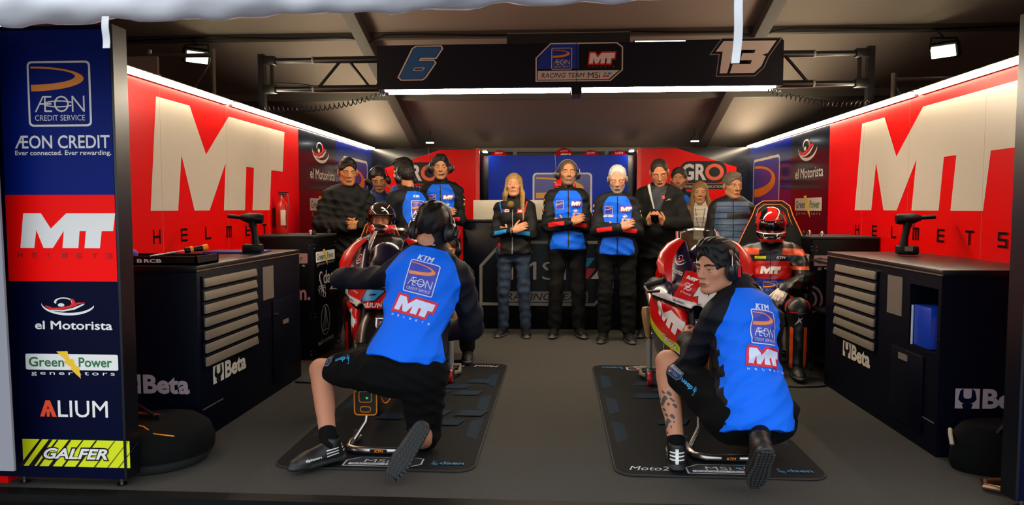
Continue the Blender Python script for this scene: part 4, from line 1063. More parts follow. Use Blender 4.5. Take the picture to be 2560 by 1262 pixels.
def m4(c, Rm):
    m = Matrix([list(r) for r in Rm]).to_4x4(); m.translation = Vector(c); return m
def add_headset(p, c, Rm, s=1, mic=0, antenna=0, wires=True, big=1.0, red=False):
    root = MB()
    # band over the crown
    rb = .112; pts = [(rb * .86 * math.cos(R(a)), -.012, .02 + rb * 1.0 * math.sin(R(a))) for a in range(5, 176, 10)]
    root.rings([[(x + q * .003 * x / .1, y + r_ * .012, z + q * .0035) for q, r_ in ((-1, -1), (1, -1), (1, 1), (-1, 1))] for x, y, z in pts], PAD)
    hs = root.build('headset', p); hs.matrix_local = m4(c, Rm @ (np.eye(3) * s))
    for x in (-1, 1):
        mb = MB(); o = Vector((x * .079, -.012, -.012)); mb.lathe([(.0, 0), (.034, 0), (.036, .008), (.034, .014), (0, .014)], (0, 0, 0), (x, 0, 0), PADC, 24)
        mb.lathe([(.0, .012), (.033, .013), (.034, .024), (.026, .036), (.012, .042), (0, .043)], (0, 0, 0), (x, 0, 0), PAD, 24)
        bmesh.ops.scale(mb.bm, vec=(big, 1.0 * big, 1.28 * big), verts=mb.bm.verts)
        if x > 0 or big > 1: mb.box((x * .045 * big, .006, .004), (.018, .04, .052), PAD, bev=.006)
        if red: mb.box((x * .055 * big, .012, .0), (.004, .018, .05), M('headset_red', 'b01820', .5))
        q = mb.build('ear_cup', hs, loc=o)
        if wires:
            mb = MB()
            for y in (-1, 1): mb.tube([(x * .100, -.012 + y * .008, .07), (x * .112, -.012 + y * .024, .035), (x * .112, -.012 + y * .026, -.005)], .0022, STEEL, 6)
            mb.build('yoke_wire', hs)
    if mic:
        x = mic; MB().tube([(x * .105, .01, -.03), (x * .098, .06, -.055), (x * .065, .10, -.068), (x * .028, .118, -.068)], .0028, PAD, 8).ball((x * .022, .118, -.068), (.011, .008, .008), PADC).build('microphone', hs)
    if antenna:
        x = antenna; MB().cyl((x * .105, -.03, 0), (x * .118, -.04, .19), .0028, PAD, seg=8).build('antenna', hs)
    return hs
# ------------------------------------------------------------ hands
def hand_prims(W, D, N, right, curl=(35, 45, 30), thumb=.6, s=1, g=0, spread=6):
    D = nrm(D); N = v3(N); N = nrm(N - D * (N @ D)); S = np.cross(D, N) if right else np.cross(N, D)
    W = v3(W); A = [Cone(W - D * .02, W + D * .015, .026 * s + g, .030 * s + g, (N, .72), k=.015)]
    A += [Cone(W + D * .022 * s + S * .010 * s, W + D * .078 * s + S * .018 * s, .026 * s + g, .024 * s + g, (N, .5), k=.012), Cone(W + D * .022 * s - S * .010 * s, W + D * .074 * s - S * .020 * s, .026 * s + g, .023 * s + g, (N, .5), k=.014)]
    def turn(v, ax, a): return np.array(Matrix.Rotation(R(a), 3, Vector(ax)) @ Vector(v))
    bx = np.cross(D, N)   # bending D about this axis moves it towards N
    for i, (o, l, st) in enumerate(((.030, .073, 0), (.010, .081, .003), (-.011, .075, .001), (-.031, .058, -.006))):
        p = W + D * (.085 + st) * s + S * o * s; d = turn(D, N, (-1 if right else 1) * (1.5 - i) * spread * -1 if False else 0); d = nrm(D + S * o * spread * .02)
        c = [q * (1 + .06 * (i - 1.5)) for q in curl]
        for j, (fr, r0, r1) in enumerate(((.44, .0098, .0090), (.32, .0090, .0083), (.24, .0082, .0072))):
            d = turn(d, bx, c[j]); e = p + d * l * fr * s; A.append(Cone(p, e, r0 * s + g, r1 * s + g, k=.003)); p = e
    p = W + D * .022 * s + S * .026 * s; d = nrm(D * .62 + S * (.75 - .35 * thumb) + N * (.25 + .5 * thumb)); e = p + d * .040 * s
    A.append(Cone(p, e, .0145 * s + g, .0112 * s + g, k=.010)); d = nrm(d + D * .4 + N * .25 * thumb - S * .2 * thumb); e2 = e + d * .030 * s; A.append(Cone(e, e2, .0108 * s + g, .0098 * s + g, k=.003)); A.append(Cone(e2, e2 + nrm(d + D * .3) * .022 * s, .0097 * s + g, .0078 * s + g, k=.003))
    return A
# ------------------------------------------------------------ a whole person
def stance(H=1.76, **ov):
    J = dict(pel=(0, 0, .955), chest=(0, .01, 1.27), neck=(0, -.01, 1.475), hd=(0, .020, 1.648))
    for s, x in (('R', 1), ('L', -1)):
        J.update({'sh' + s: (x * .160, -.01, 1.405), 'el' + s: (x * .215, -.03, 1.14), 'wr' + s: (x * .22, .07, .90), 'hip' + s: (x * .092, 0, .92), 'kn' + s: (x * .112, .02, .50), 'an' + s: (x * .125, -.03, .085), 'toe' + s: (x * .165, .185, .03)})
    J.update(ov); k = H / 1.76
    return {a: v3(b) * k for a, b in J.items()}
CROSS = dict(elR=(.200, .07, 1.13), wrR=(-.030, .215, 1.165), elL=(-.200, .06, 1.125), wrL=(.045, .160, 1.150))
class Person:
    def __init__(s, name_label, loc, rz, J, near=False, w=1.0, fem=False, cat='person'):
        s.e = thing('person', name_label, cat, loc, rz); s.J = J; s.near = near; s.w = w; s.fem = fem
        s.U = nrm(J['neck'] - J['pel']); sh = J['shR'] - J['shL']; s.Rv = nrm(sh - s.U * (sh @ s.U)); s.Fv = np.cross(s.U, s.Rv); s.L = np.linalg.norm(J['neck'] - J['pel'])
        hp = J['hipR'] - J['hipL']; s.Hr = nrm(hp)
    def tc(s, V):
        q = V - s.J['pel']; return q @ s.Rv, q @ s.Fv, (q @ s.U) / s.L
    def pt(s, x, y, z): return s.J['pel'] + s.Rv * x + s.Fv * y + s.U * (z * s.L)
    def torso(s, g=0, hem=None, belly=0):
        J, w, U, Fv = s.J, s.w * .93, s.U, s.Fv; P_ = s.pt; f = .83 if s.fem else 1
        A = [Cone(P_(-.03, .0, -.04), P_(.03, 0, -.04), .128 * w + g, .128 * w + g, (Fv, .80), 'torso', .05),
             Cone(P_(0, .0, .05), P_(0, .01 + belly * .3, .42), .140 * w * (1 if not s.fem else .92) + g, (.133 + belly * .2) * w * f + g, (Fv, .76), 'torso', .06),
             Cone(P_(0, .01 + belly * .3, .42), P_(0, .0, .76), (.136 + belly * .2) * w * f + g, .158 * w * f + g, (Fv, .70), 'torso', .06),
             Cone(J['shL'] * .8 + J['shR'] * .2, J['shR'] * .8 + J['shL'] * .2, .060 + g * .9, .060 + g * .9, None, 'torso', .06)]
        if s.fem: A += [Ell(P_(x * .070, .070, .66), (.058 + g, .045 + g, .055 + g), tag='torso', k=.05) for x in (-1, 1)]
        for x in ('shL', 'shR'): A.append(Cone(J['neck'] - U * .02, J[x] * .75 + J['neck'] * .25 - U * .015, .044 + g * .6, .050 + g, None, 'torso', .04))
        return A
    def arm(s, sd, g=0, end=1.0, r=(.052, .043, .040, .028)):
        J = s.J; a, b, c = J['sh' + sd], J['el' + sd], J['wr' + sd]; c = b + (c - b) * end; f = .86 if s.fem else 1
        return [Cone(a, b, r[0] * f + g, r[1] * f + g, None, 'arm' + sd, .035), Cone(b, c, r[2] * f + g, r[3] * f + g, None, 'fore' + sd, .02)]
    def leg(s, sd, g=0, end=1.0, only=None):
        J = s.J; a, b, c = J['hip' + sd], J['kn' + sd], J['an' + sd]; c = b + (c - b) * end; f = .94 if s.fem else 1
        A = [Cone(a, b, .088 * f + g, .054 + g, None, 'thigh' + sd, .04)]
        m = b + (c - b) * .3; back = nrm(np.cross(s.Hr, c - b)) * (1 if True else -1)
        q = 1.14 if only else 1
        A += [Cone(b, c, .050 * q + g, .036 * (q - .04) + g, None, 'calf' + sd, .03), Cone(b + (c - b) * .16 + back * .020 * q, b + (c - b) * .52 + back * .014 * q, .046 * q + g * .8, .036 * q + g * .8, None, 'calf' + sd, .03)]
        return A
    def head(s, mat, Rh, beard=None, hair=None, hcol=None, hs=None, jaw=1, nose=1, lids=0, gaze=(0, 0), bare_legs=False, hands=None, ink=None, nohair=False, eyes=True, off=(0, 0, 0), browt=.0036):
        J = s.J; hs = hs or (1.02 if s.fem else 1.08); s.hs = hs; c = J['hd'] + v3(off); s.hc, s.Rh = c, Rh; h = .0027 if s.near else .0037
        A, S, L = head_prims(c, Rh, hs, s.fem, jaw, nose, lids)
        nb = c + Rh @ (v3((0, -.028, -.075)) * hs)
        neck = Cone(nb, J['neck'] - s.U * .02, (.054 if not s.fem else .046), .058 if not s.fem else .05, k=.02)
        F = Field.fit(A + [neck], h)
        for p in A[:2] + [neck]: F.add(p, .03)
        for p in A[2:]: F.add(p, .02)
        for p in S: F.sub(p, .010)
        for p in L: F.add(p, .003)
        parts = [(smooth_mesh(*(lambda m: (m[0], m[1]))(F.mesh()), 1, .4), None)]
        V, Q = F.mesh(); V = smooth_mesh(V, Q, 1, .4); VS, QS = [V], [Q]; n = len(V)
        at_ = face_attr(V, c, Rh, hs, beard, s.fem, browt)
        # trunk and limbs
        body = s.torso(-.006) + s.arm('L', -.006) + s.arm('R', -.006)
        lg = s.leg('L', 0 if bare_legs else -.014, only=bare_legs) + s.leg('R', 0 if bare_legs else -.014, only=bare_legs)
        hB = .014
        if bare_legs:
            v, q = surf(lg, .008, .03, sm=2); VS.append(v); QS.append(q + n); n += len(v)
            v, q = surf(body, hB, .03); VS.append(v); QS.append(q + n); n += len(v)
        else:
            v, q = surf(body + lg, hB, .03); VS.append(v); QS.append(q + n); n += len(v)
        for sd, kw in (hands or {}).items():
            if kw is None: continue
            pr = hand_prims(J['wr' + sd], right=(sd == 'R'), **kw) + [Cone(J['wr' + sd] - (J['wr' + sd] - J['el' + sd]) * .35, J['wr' + sd], .033, .026, k=.015)]
            v, q = surf(pr, .0036 if s.near else .0048, .01, sm=1); VS.append(v); QS.append(q + n); n += len(v)
        V = np.concatenate(VS); Q = np.concatenate(QS)
        for k_ in at_: at_[k_] = np.concatenate([at_[k_], -np.ones(n - len(at_[k_]))])
        at_['ink'] = ink(V) if ink else -np.ones(n)
        s.body = mesh_obj('body', V, Q, mat, s.e, attrs=at_)
        if eyes and lids < 2: add_eyes(s.e, c, Rh, hs, gaze)
        if hair:
            v, q = hair_mesh(c, Rh, hs, hair, .0036 if s.near else .005, seed=int(abs(c[0] * 1e3)) % 97)
            mesh_obj('hair', v, q, M('hair_' + hcol, hcol, .55, spec=.3, bump=.5, bscale=120, var=.3), s.e)
        return s
    def jacket(s, mat, paint=None, g=.024, hem=-.12, h=None, folds=.008, seed=1, name='jacket', collar=.05, sleeve=.90, belly=0, k=.03, extra=(), gs=None, cgap=.012):
        J = s.J; U = s.U; h = h or (.006 if s.near else .009); gs = g - .007 if gs is None else gs
        tor = s.torso(g, belly=belly); low = Cone(s.pt(0, 0, hem - .16), s.pt(0, 0, .10), .166 * s.w + g, .150 * s.w + g, (s.Fv, .80), 'torso', .05)
        top = J['neck'] + U * collar
        if collar: tor.append(Cone(J['neck'] - U * .03 + s.Fv * .004, top + s.Fv * .012, .070, .069, None, 'collar', .02))
        arms = s.arm('L', gs, sleeve, (.052, .044, .042, .032)) + s.arm('R', gs, sleeve, (.052, .044, .042, .032))
        F = Field.fit(tor + [low] + arms + list(extra), h)
        for p in tor + [low]: F.add(p, k)
        F.plane(s.pt(0, 0, hem), -U)
        if collar: F.plane(top + U * .012, nrm(U + s.Fv * -.15)) if False else None
        for p in arms + list(extra): F.add(p, k)
        if folds: F.folds(folds, seed)
        if collar:
            F.sub(Cone(J['neck'] + U * .0 + s.Fv * .010, top + U * .2 + s.Fv * .03, .048, .050), .006)
            sl = top + U * .012
        V, Q = F.mesh(); V = smooth_mesh(V, Q, 1, .4)
        s.jp = (tor, arms); at_ = paint(s, V) if paint else None
        s.jv, s.jq = V, Q
        s.jo = mesh_obj(name, V, Q, mat, s.e, attrs=at_); s.jb = bvh_of(V, Q); return s
    def trousers(s, mat, g=.016, end=.93, h=None, folds=.0045, seed=3, name='trousers', shorts=None, paint=None):
        J = s.J; h = h or (.0075 if s.near else .012); U = s.U
        A = [Cone(J['hipL'], J['hipR'], .088 * s.w + g, .088 * s.w + g, None, 'hips', .05), Cone(J['pel'] + U * .10, J['pel'] - U * .02, .124 * s.w + g * .5, .122 * s.w + g * .5, (s.Fv, .82), 'hips', .05)]
        for sd in 'LR':
            a, b, c = J['hip' + sd], J['kn' + sd], J['an' + sd]; f = .92 if s.fem else 1
            if shorts:
                b2 = a + (b - a) * shorts[sd]; A.append(Cone(a, b2, .098 + g, .070 + g * .8, None, 'thigh' + sd, .04))
                if shorts[sd] >= 1: c2 = b + (c - b) * .12; A.append(Cone(b, c2, .066 + g * .6, .066 + g * .5, None, 'thigh' + sd, .03))
            else:
                A.append(Cone(a, b, .084 * f + g, .056 + g, None, 'thigh' + sd, .04)); A.append(Cone(b, b + (c - b) * end, .060 * f + g, .046 * f + g, None, 'calf' + sd, .03))
        V, Q = surf(A, h, .03, folds=folds, seed=seed); s.tv, s.tq = V, Q
        s.to = mesh_obj(name, V, Q, mat, s.e, attrs=paint(s, V) if paint else None); s.tb = bvh_of(V, Q); return s
    def shoe(s, sd, mat=None, up=None, h=None, tread=False, name='shoe', l=1.0):
        J = s.J; an, toe = J['an' + sd], J['toe' + sd]; mat = mat or SHOE
        d = nrm(toe - an)
        if up is None: d = nrm((toe - an) * (1, 1, 0)); u = v3((0, 0, 1))
        else: u = v3(up); u = nrm(u); d = toe - an; d = nrm(d - u * (d @ u))
        rt = np.cross(d, u); o = an - u * .085 - d * .02          # heel point on the sole plane
        p = lambda x, y, z: o + rt * x * l + d * y * l + u * z * l
        A = [Cone(p(0, -.025, .040), p(0, .05, .040), .036, .040, None, '', .02), Cone(p(0, .05, .038), p(.0, .15, .034), .040, .047, (u, .85), '', .02), Cone(p(0, .15, .032), p(0, .20, .028), .046, .036, (u, .75), '', .02),
             Cone(p(0, -.005, .05), p(0, .0, .105), .043, .043, None, '', .02), Cone(p(0, .02, .075), p(0, .12, .05), .035, .032, None, '', .03)]
        sl = [Cone(p(0, -.030, .012), p(0, .13, .012), .043, .050, (u, .45), '', .01), Cone(p(0, .13, .012), p(0, .205, .014), .050, .038, (u, .45), '', .01)]
        h = h or (.0055 if s.near else .008)
        V, Q = surf(A + sl, h, .02, [Cone(p(0, 0, .10), p(0, 0, .2), .034, .036)], [(p(0, 0, .0), -u)], sm=1)
        q = (V - o) @ u; at_ = {'sole': .030 - q, 'rim': np.minimum(.030 - q, q - .022) if not s.near else -np.ones(len(V))}
        ob = mesh_obj(name, V, Q, mat, s.e, attrs=at_); s.sf = (o, rt, d, u)
        if tread:
            mb = MB(); Rq = Matrix((Vector(rt), Vector(d), Vector(u))).transposed()
            for i in range(15):
                y = -.055 + i * .0205; hw = np.interp(y, [-.07, -.03, .05, .14, .2, .245], [.012, .034, .030, .040, .034, .012])
                for j in range(5):
                    x = (j - 2) / 2 * hw
                    mb.box(p(x, y, -.003), (hw * .42, .015, .010), SOLE, Rq, .002)
            mb.build('tread', ob)
        return ob
def team_paint(side=.150, low=.125, red=True, top_=.06, cz=1.0, sh=0, ao=.008, front=True):
    def f(s, V):
        tor, arms = s.jp; x, y, z = s.tc(V); k = s.L / .52
        dt_, da = mind([p for p in tor if p.tag == 'torso'], V), mind(arms, V)
        b = np.interp(z, [-.3, .0, .3, .6, .75, .92, 1.05], [side + .02, side + .02, low, side, side, .115, .06]) * k * s.w
        navy = np.maximum(np.maximum(np.abs(x - sh) - b, dt_ - da - ao), (z - cz) * s.L)
        if not front: navy = np.maximum(navy, y - .02)
        rd = -np.ones(len(V))
        if red:
            for sd in 'LR':
                fo = [p for p in arms if p.tag == 'fore' + sd][0]; d, t = fo.dt(V)
                ln = np.linalg.norm(fo.b - fo.a); out = nrm(np.cross(fo.b - fo.a, s.U)); out = out if out @ s.Fv > 0 else -out
                q = V - (fo.a + t[:, None] * (fo.b - fo.a)); uq = q / (np.linalg.norm(q, axis=1)[:, None] + 1e-9)
                rr = np.minimum(np.minimum(.35 - np.abs(t - .50), uq @ out - .45) * ln, .02 - np.abs(d))
                rr = np.where(dt_ > .02, np.minimum(rr, .02 - np.abs((q @ s.U))), -1); rd = np.maximum(rd, rr)
        return {'navy': navy, 'red': rd, 'sky': -np.ones(len(V))}
    return f
def pr(s, name, L, x, z, front=True, cell=.009, ob='jacket', back=.3, rotd=0):
    "put a centred mark on the chest (front) or back of a person's jacket"
    L = xf(L, rot=rotd) if rotd else L
    if front: return proj(name, L, s.pt(x, .12, z), -s.Rv, s.U, s.jo, s.jb, cell, lift=.0035, back=back)
    return proj(name, L, s.pt(x, -.12, z), s.Rv, s.U, s.jo, s.jb, cell, back=back)
def crew_marks(s, aex=.085, z=.72):
    pr(s, 'badge', xf(aeon(AEONB, WHITE, txt=False), -.035, -.04, .075, .085), aex, z)
    pr(s, 'badge', xf(mt(WHITE, RED, .16), -.05, -.015, .036, .04), -aex + .005, z + .02)
    pr(s, 'badge', xf(motorista(WHITE, WHITE), -.04, -.02, .07, .05), -aex + .005, z - .13)
    zp = [stroke([(0, -.36), (0, .20)], .010, BLACK)]
    if True: pr(s, 'zip', zp, 0, .62)
def sleeve_marks(s, sd, cols):
    a, b = s.J['sh' + sd], s.J['el' + sd]; x = 1 if sd == 'R' else -1
    ax = nrm(b - a); out = nrm(s.Rv * x + s.Fv * .35); 
    for i, m in enumerate(cols):
        o = a + (b - a) * (.15 + .17 * i); n = out; yd = -ax; xd = np.cross(yd, n)
        q = [RR(-.016, -.012, .016, .012, .005, m), T('ab', -.012, -.008, .024, .014, BLACK if m is not WHITE else GREY, .03)] if i % 2 == 0 else [T(('WP', 'daen', 'RCB', 'M2')[i % 4], -.018, -.009, .036, .016, m, .03)]
        proj('sleeve_badge', q, o, xd, yd, s.jo, s.jb, .02)
# ============================================================ the people
def crossed_hands(): return {'R': dict(D=(-.86, -.10, .42), N=(-.30, -.95, -.1), curl=(16, 26, 18), thumb=.2), 'L': dict(D=(.8, -.55, .15), N=(-.4, -.9, 0), curl=(15, 20, 15), thumb=.2)}
def face_rz(X, Y, off=0): return R(180) - math.atan2(X, Y) + R(off)
DOWN = lambda sg=1: {'R': dict(D=(.05, .25, -1), N=(-1, 0, -.1), curl=(22, 30, 20)), 'L': dict(D=(-.05, .25, -1), N=(1, 0, -.1), curl=(22, 30, 20))}
JEANS = M('denim_blue', '16283e', .8, bump=.25, bscale=120, var=.25); TAN = M('tan_fleece', '6a5238', .9, bump=.4, bscale=60); VESTB = M('quilted_vest', '344a66', .55, paint=(('navy', '08080a'), ('red', 'c01818')))
WQ = M('white_quilt', 'c8bcaa', .6, paint=(('navy', '6a5238'),)); DKJ = M('dark_jacket', '0e0f0c', .8, spec=.2, bump=.1, bscale=90, paint=(('navy', '141512'), ('red', 'b8b4ac')))
# --- bearded man with headset
P1 = Person('bearded man with headset and crossed arms in blue jacket before the counter', (.10, 7.28, 0), face_rz(.1, 7.28, 4), stance(1.762, **CROSS), w=1.04)
P1.head(skin('bearded', 'a8714f', beard='7a5a44'), rot(2, 6), 'full', 'thin', '4c3e32', gaze=(0, -25), hands=crossed_hands(), browt=.004)
P1.jacket(TEAM_BLUE, team_paint(), seed=4).trousers(CLOTH_BLACK); P1.shoe('L'); P1.shoe('R'); crew_marks(P1); sleeve_marks(P1, 'R', [ORANGE, WHITE, ORANGE])
add_headset(P1.e, P1.hc, P1.Rh, 1.06, 0, 1)
# --- white-haired man
P2 = Person('white haired man looking down with crossed arms in blue jacket', (.575, 7.04, 0), face_rz(.575, 7.04, 2), stance(1.69, **CROSS), w=1.02)
P2.head(skin('pale', 'b07c5e', beard='8c7c70', brow='8a7a6c'), rot(-2, -16), 'full', 'thin', 'a8a29a', lids=2, hands=crossed_hands())
P2.jacket(TEAM_BLUE, team_paint(), seed=7).trousers(CLOTH_BLACK, seed=9); P2.shoe('L'); P2.shoe('R'); crew_marks(P2); sleeve_marks(P2, 'R', [ORANGE, WHITE, ORANGE]); sleeve_marks(P2, 'L', [RED, WHITE, YELLOW])
pr(P2, 'lettering', [TC('ÆON CREDIT', 0, 0, .10, .018, WHITE, .02)], .085, .60)
# --- blonde woman
P3 = Person('blonde woman with long hair, black jacket, jeans and crossed arms', (-.44, 7.30, 0), face_rz(-.44, 7.3, -8), stance(1.635, **CROSS), w=.93, fem=True)
P3.head(skin('woman', 'b47e5c', lip='a0524a', brow='5a4028'), rot(4, 9), None, 'long', '8a6a38',  gaze=(0, -20), hands=crossed_hands(), browt=.003)
def black_paint(s, V):
    tor, arms = s.jp; x, y, z = s.tc(V); d0 = team_paint()(s, V); dt_ = mind([p for p in tor if p.tag == 'torso'], V); da = mind(arms, V)
    fo = [p for p in arms if p.tag == 'foreR'][0]; rd = np.where(da > dt_ + .02, np.minimum(.02 - np.abs(x - .15), .10 - np.abs(z - .06)), -1)
    sky = np.where((da > dt_), np.minimum(.006 - np.abs(np.abs(x) - (.125 + .10 * (z - .85))), .12 - np.abs(z - .88)), -1)
    return {'red': np.maximum(rd, np.where(x < 0, sky, -1)), 'sky': np.maximum(d0['red'], np.where(x > 0, sky, -1))}
P3.jacket(TEAM_BLACK, black_paint, seed=11, belly=0).trousers(JEANS, seed=5, g=.008); P3.shoe('L'); P3.shoe('R')
pr(P3, 'badge', [RR(-.04, -.012, .0, .016, .003, AEONB), RR(.004, -.012, .05, .016, .003, WHITE)] + xf(mt(RED), .008, -.006, .013, .014), .085, .80); pr(P3, 'badge', [RR(-.03, -.02, .035, .02, .006, RED), T('ab', -.02, -.008, .04, .018, WHITE, .03)], -.075, .80)
pr(P3, 'zip', [stroke([(0, -.36), (0, .10)], .008, GREY)], 0, .62)
o = MB().ball((0, 0, 0), (.036, .028, .036), M('windshield_foam', '6a5228', .95, bump=.8, bscale=200)).build('foam_microphone', P3.e, loc=P3.pt(.012, .165, .93))
# --- man with phone
J = stance(1.78, elR=(.26, .06, 1.13), wrR=(.075, .30, 1.14), elL=(-.26, .06, 1.13), wrL=(-.075, .30, 1.14))
P4 = Person('man in black open jacket looking down at the phone in his hands', (1.02, 7.32, 0), face_rz(1.02, 7.32, -6), J, w=1.08)
P4.head(skin('ruddy', 'a86e4c'), rot(8, -24, 4), None, 'buzz', '20150e', lids=2, hands={'R': dict(D=(-.45, .55, .5), N=(-.6, -.2, .75), curl=(30, 40, 25), thumb=.9), 'L': dict(D=(.45, .55, .5), N=(.6, -.2, .75), curl=(30, 40, 25), thumb=.9)}, off=(0, .03, -.01))
def open_paint(s, V):
    tor, arms = s.jp; x, y, z = s.tc(V); da = mind(arms, V)
    ln = np.minimum(.014 - np.abs(np.abs(x) - (.03 + .16 * np.clip(z - .62, 0, 1))), np.where((y > 0) & (z > .62), 1., -1.)); return {'navy': -np.ones(len(V)), 'red': np.where(x > 0, ln, -1)}
P4.jacket(DKJ, open_paint, seed=13, g=.034, hem=-.30).trousers(CLOTH_BLACK, seed=2); P4.shoe('L'); P4.shoe('R')
pr(P4, 'badge', xf(star(M('star_grey', '8a8a86', .5)), -.03, -.02, .05, .03), -.10, .80); pr(P4, 'shirt_front', [P([(-.028, 0), (.028, 0), (.085, .24), (-.085, .24)], M('shirt_dark', '1a1e26', .7))], 0, .60, cell=.015); pr(P4, 'badge', [RR(-.016, -.016, .016, .016, .003, RED)], -.045, .84)
tm = Matrix.Translation(P4.e.location) @ Matrix.Rotation(P4.e.rotation_euler.z, 4, 'Z')
pq = tm @ Vector((P4.J['wrR'] + P4.J['wrL']) / 2 + v3((0, .085, .045)))
t = thing('smartphone', 'black smartphone held by the man in the open black jacket', 'phone', pq, P4.e.rotation_euler.z); 
MB().box((0, 0, 0), (.075, .145, .009), BLACK, Matrix.Rotation(R(35), 3, 'X'), .003).build('case', t); MB().box((0, -.003, .0045), (.066, .13, .002), M('phone_glass', '0a0c10', .08), Matrix.Rotation(R(35), 3, 'X')).build('screen', t)
# --- man in blue behind
P5 = Person('dark haired man in blue behind the man with the phone', (1.36, 8.25, 0), face_rz(1.36, 8.25, 10), stance(1.73), w=1.0)
P5.head(skin('tan2', 'a8704e', beard='7a523a'), rot(-16, 4), 'full', 'short', '241a12', gaze=(-15, 0), hands=DOWN())
P5.jacket(TEAM_BLUE, team_paint(red=False), seed=17).trousers(CLOTH_BLACK, seed=21); P5.shoe('L'); P5.shoe('R')
# --- woman in tan
J = stance(1.565, elR=(.22, .04, 1.12), wrR=(.06, .23, .98), elL=(-.22, .04, 1.12), wrL=(-.04, .23, .98))
P6 = Person('light haired woman in white quilted jacket and tan coat', (1.525, 7.88, 0), face_rz(1.525, 7.88, 4), J, w=.94, fem=True)
P6.head(skin('woman2', 'b07e58', lip='90503e', brow='6a4a2c'), rot(-2, 2), None, 'bob', '7a5a34',  hands={'R': dict(D=(-.8, .4, -.2), N=(0, -.8, -.4), curl=(25, 30, 20)), 'L': dict(D=(.8, .4, -.2), N=(0, -.8, -.4), curl=(25, 30, 20))}, browt=.003)
def tan_paint(s, V):
    tor, arms = s.jp; x, y, z = s.tc(V); dt_, da = mind([p for p in tor if p.tag == 'torso'], V), mind(arms, V)
    return {'navy': np.maximum(np.maximum(dt_ - da, np.where(y < .02, .01, -.01)), np.abs(x + .01) - .075)}
P6.jacket(WQ, tan_paint, seed=19, g=.03, hem=-.30).trousers(CLOTH_BLACK, seed=25); P6.shoe('L'); P6.shoe('R')
pr(P6, 'quilt_seams', [stroke([(-.075, -.20 + .045 * i), (.07, -.20 + .045 * i)], .004, M('seam_tan', '8a7a66', .8)) for i in range(10)], .01, .6)
MB().tube([P6.pt(.05, .10, .98), P6.pt(.035, .155, .7), P6.pt(.0, .165, .42), P6.pt(-.03, .16, .7), P6.pt(-.05, .10, .98)], .004, M('lanyard_grey', '5a6a70', .6), 6).build('lanyard', P6.e)
# --- older man in quilted vest
P7 = Person('older grey haired man in slate quilted vest over black sleeves', (1.76, 7.42, 0), face_rz(1.76, 7.42, 6), stance(1.63), w=1.08)
P7.head(skin('older', 'a8744e', brow='4a3a2c'), rot(22, -3), None, 'short', '5a5046', gaze=(15, -5), hands=DOWN(), jaw=1.05, nose=1.12)
def vest_paint(s, V):
    tor, arms = s.jp; x, y, z = s.tc(V); dt_, da = mind([p for p in tor if p.tag == 'torso'], V), mind(arms, V)
    bandv = np.where((y > 0) & (x < .06), .028 - np.abs(z * s.L - .70 * s.L), -1)
    a = [p for p in arms if p.tag == 'armL'][0]; d, t_ = a.dt(V)
    return {'navy': np.maximum(np.maximum(dt_ - da - .004, (z - 1.0) * s.L), bandv), 'red': np.where(da < dt_, np.minimum(.07 - np.abs(t_ - .38), .02 - d), -1)}
P7.jacket(VESTB, vest_paint, seed=23, g=.034, hem=-.16, folds=.004).trousers(CLOTH_BLACK, seed=27); P7.shoe('L'); P7.shoe('R')
pr(P7, 'quilt_seams', [stroke([(-.17, -.26 + .062 * i), (.17, -.26 + .062 * i)], .005, M('seam_slate', '111a26', .8)) for i in range(9)], 0, .55); pr(P7, 'zip', [stroke([(0, -.34), (0, .20)], .008, BLACK)], 0, .62)
proj('badge', [T('A', -.014, -.014, .028, .026, WHITE, .04)], P7.J['shL'] + (P7.J['elL'] - P7.J['shL']) * .38, v3((-.45, -.0, 0)) * 1 + v3((0, -.9, 0)) * 0 + v3((0, 0, 0)) if 0 else nrm((-1, .55, 0)) * -1 * -1, (0, 0, 1), P7.jo, P7.jb, .02) if 0 else None
# --- tall man in black on the left
P8 = Person('tall man in plain black jacket standing at the far left', (-2.05, 6.95, 0), face_rz(-2.05, 6.95, 8), stance(1.765, elR=(.27, .05, 1.14), wrR=(.05, .24, 1.12), elL=(-.27, .05, 1.14), wrL=(-.06, .25, 1.13)), w=1.12)
P8.head(skin('amber', 'ac7446'), rot(2, -8), None, 'short', '0c0a09', lids=0, gaze=(10, -25), hands={'R': dict(D=(-.8, .3, .2), N=(-.2, -.9, 0), curl=(40, 50, 30)), 'L': dict(D=(.8, .3, .1), N=(.2, -.9, 0), curl=(40, 50, 30))}, jaw=1.1)
P8.jacket(M('puffer_black', '0b0c0b', .75, spec=.25, bump=.15, bscale=60), None, seed=29, g=.04, hem=-.22, folds=.010).trousers(CLOTH_BLACK, seed=31); P8.shoe('L'); P8.shoe('R')
# --- woman with headset, hand at her ear
J = stance(1.70, elL=(-.30, .05, 1.18), wrL=(-.13, .13, 1.46))
P9 = Person('dark haired woman holding her headset with one hand', (-1.86, 7.40, 0), face_rz(-1.86, 7.40, 12), J, w=.93, fem=True)
P9.head(skin('olive', 'a8754e', lip='80483a'), rot(-10, -14, 6), None, 'tied', '100c0a',  gaze=(-5, -25), hands={'R': DOWN()['R'], 'L': dict(D=(.25, -.1, 1), N=(1, -.2, 0), curl=(12, 18, 12))})
P9.jacket(M('team_polo_dark_blue', '0c2c5c', .65, bump=.1, bscale=130), None, seed=33).trousers(CLOTH_BLACK, seed=35); P9.shoe('L'); P9.shoe('R')
add_headset(P9.e, P9.hc, P9.Rh, 1.06, 0, 0)
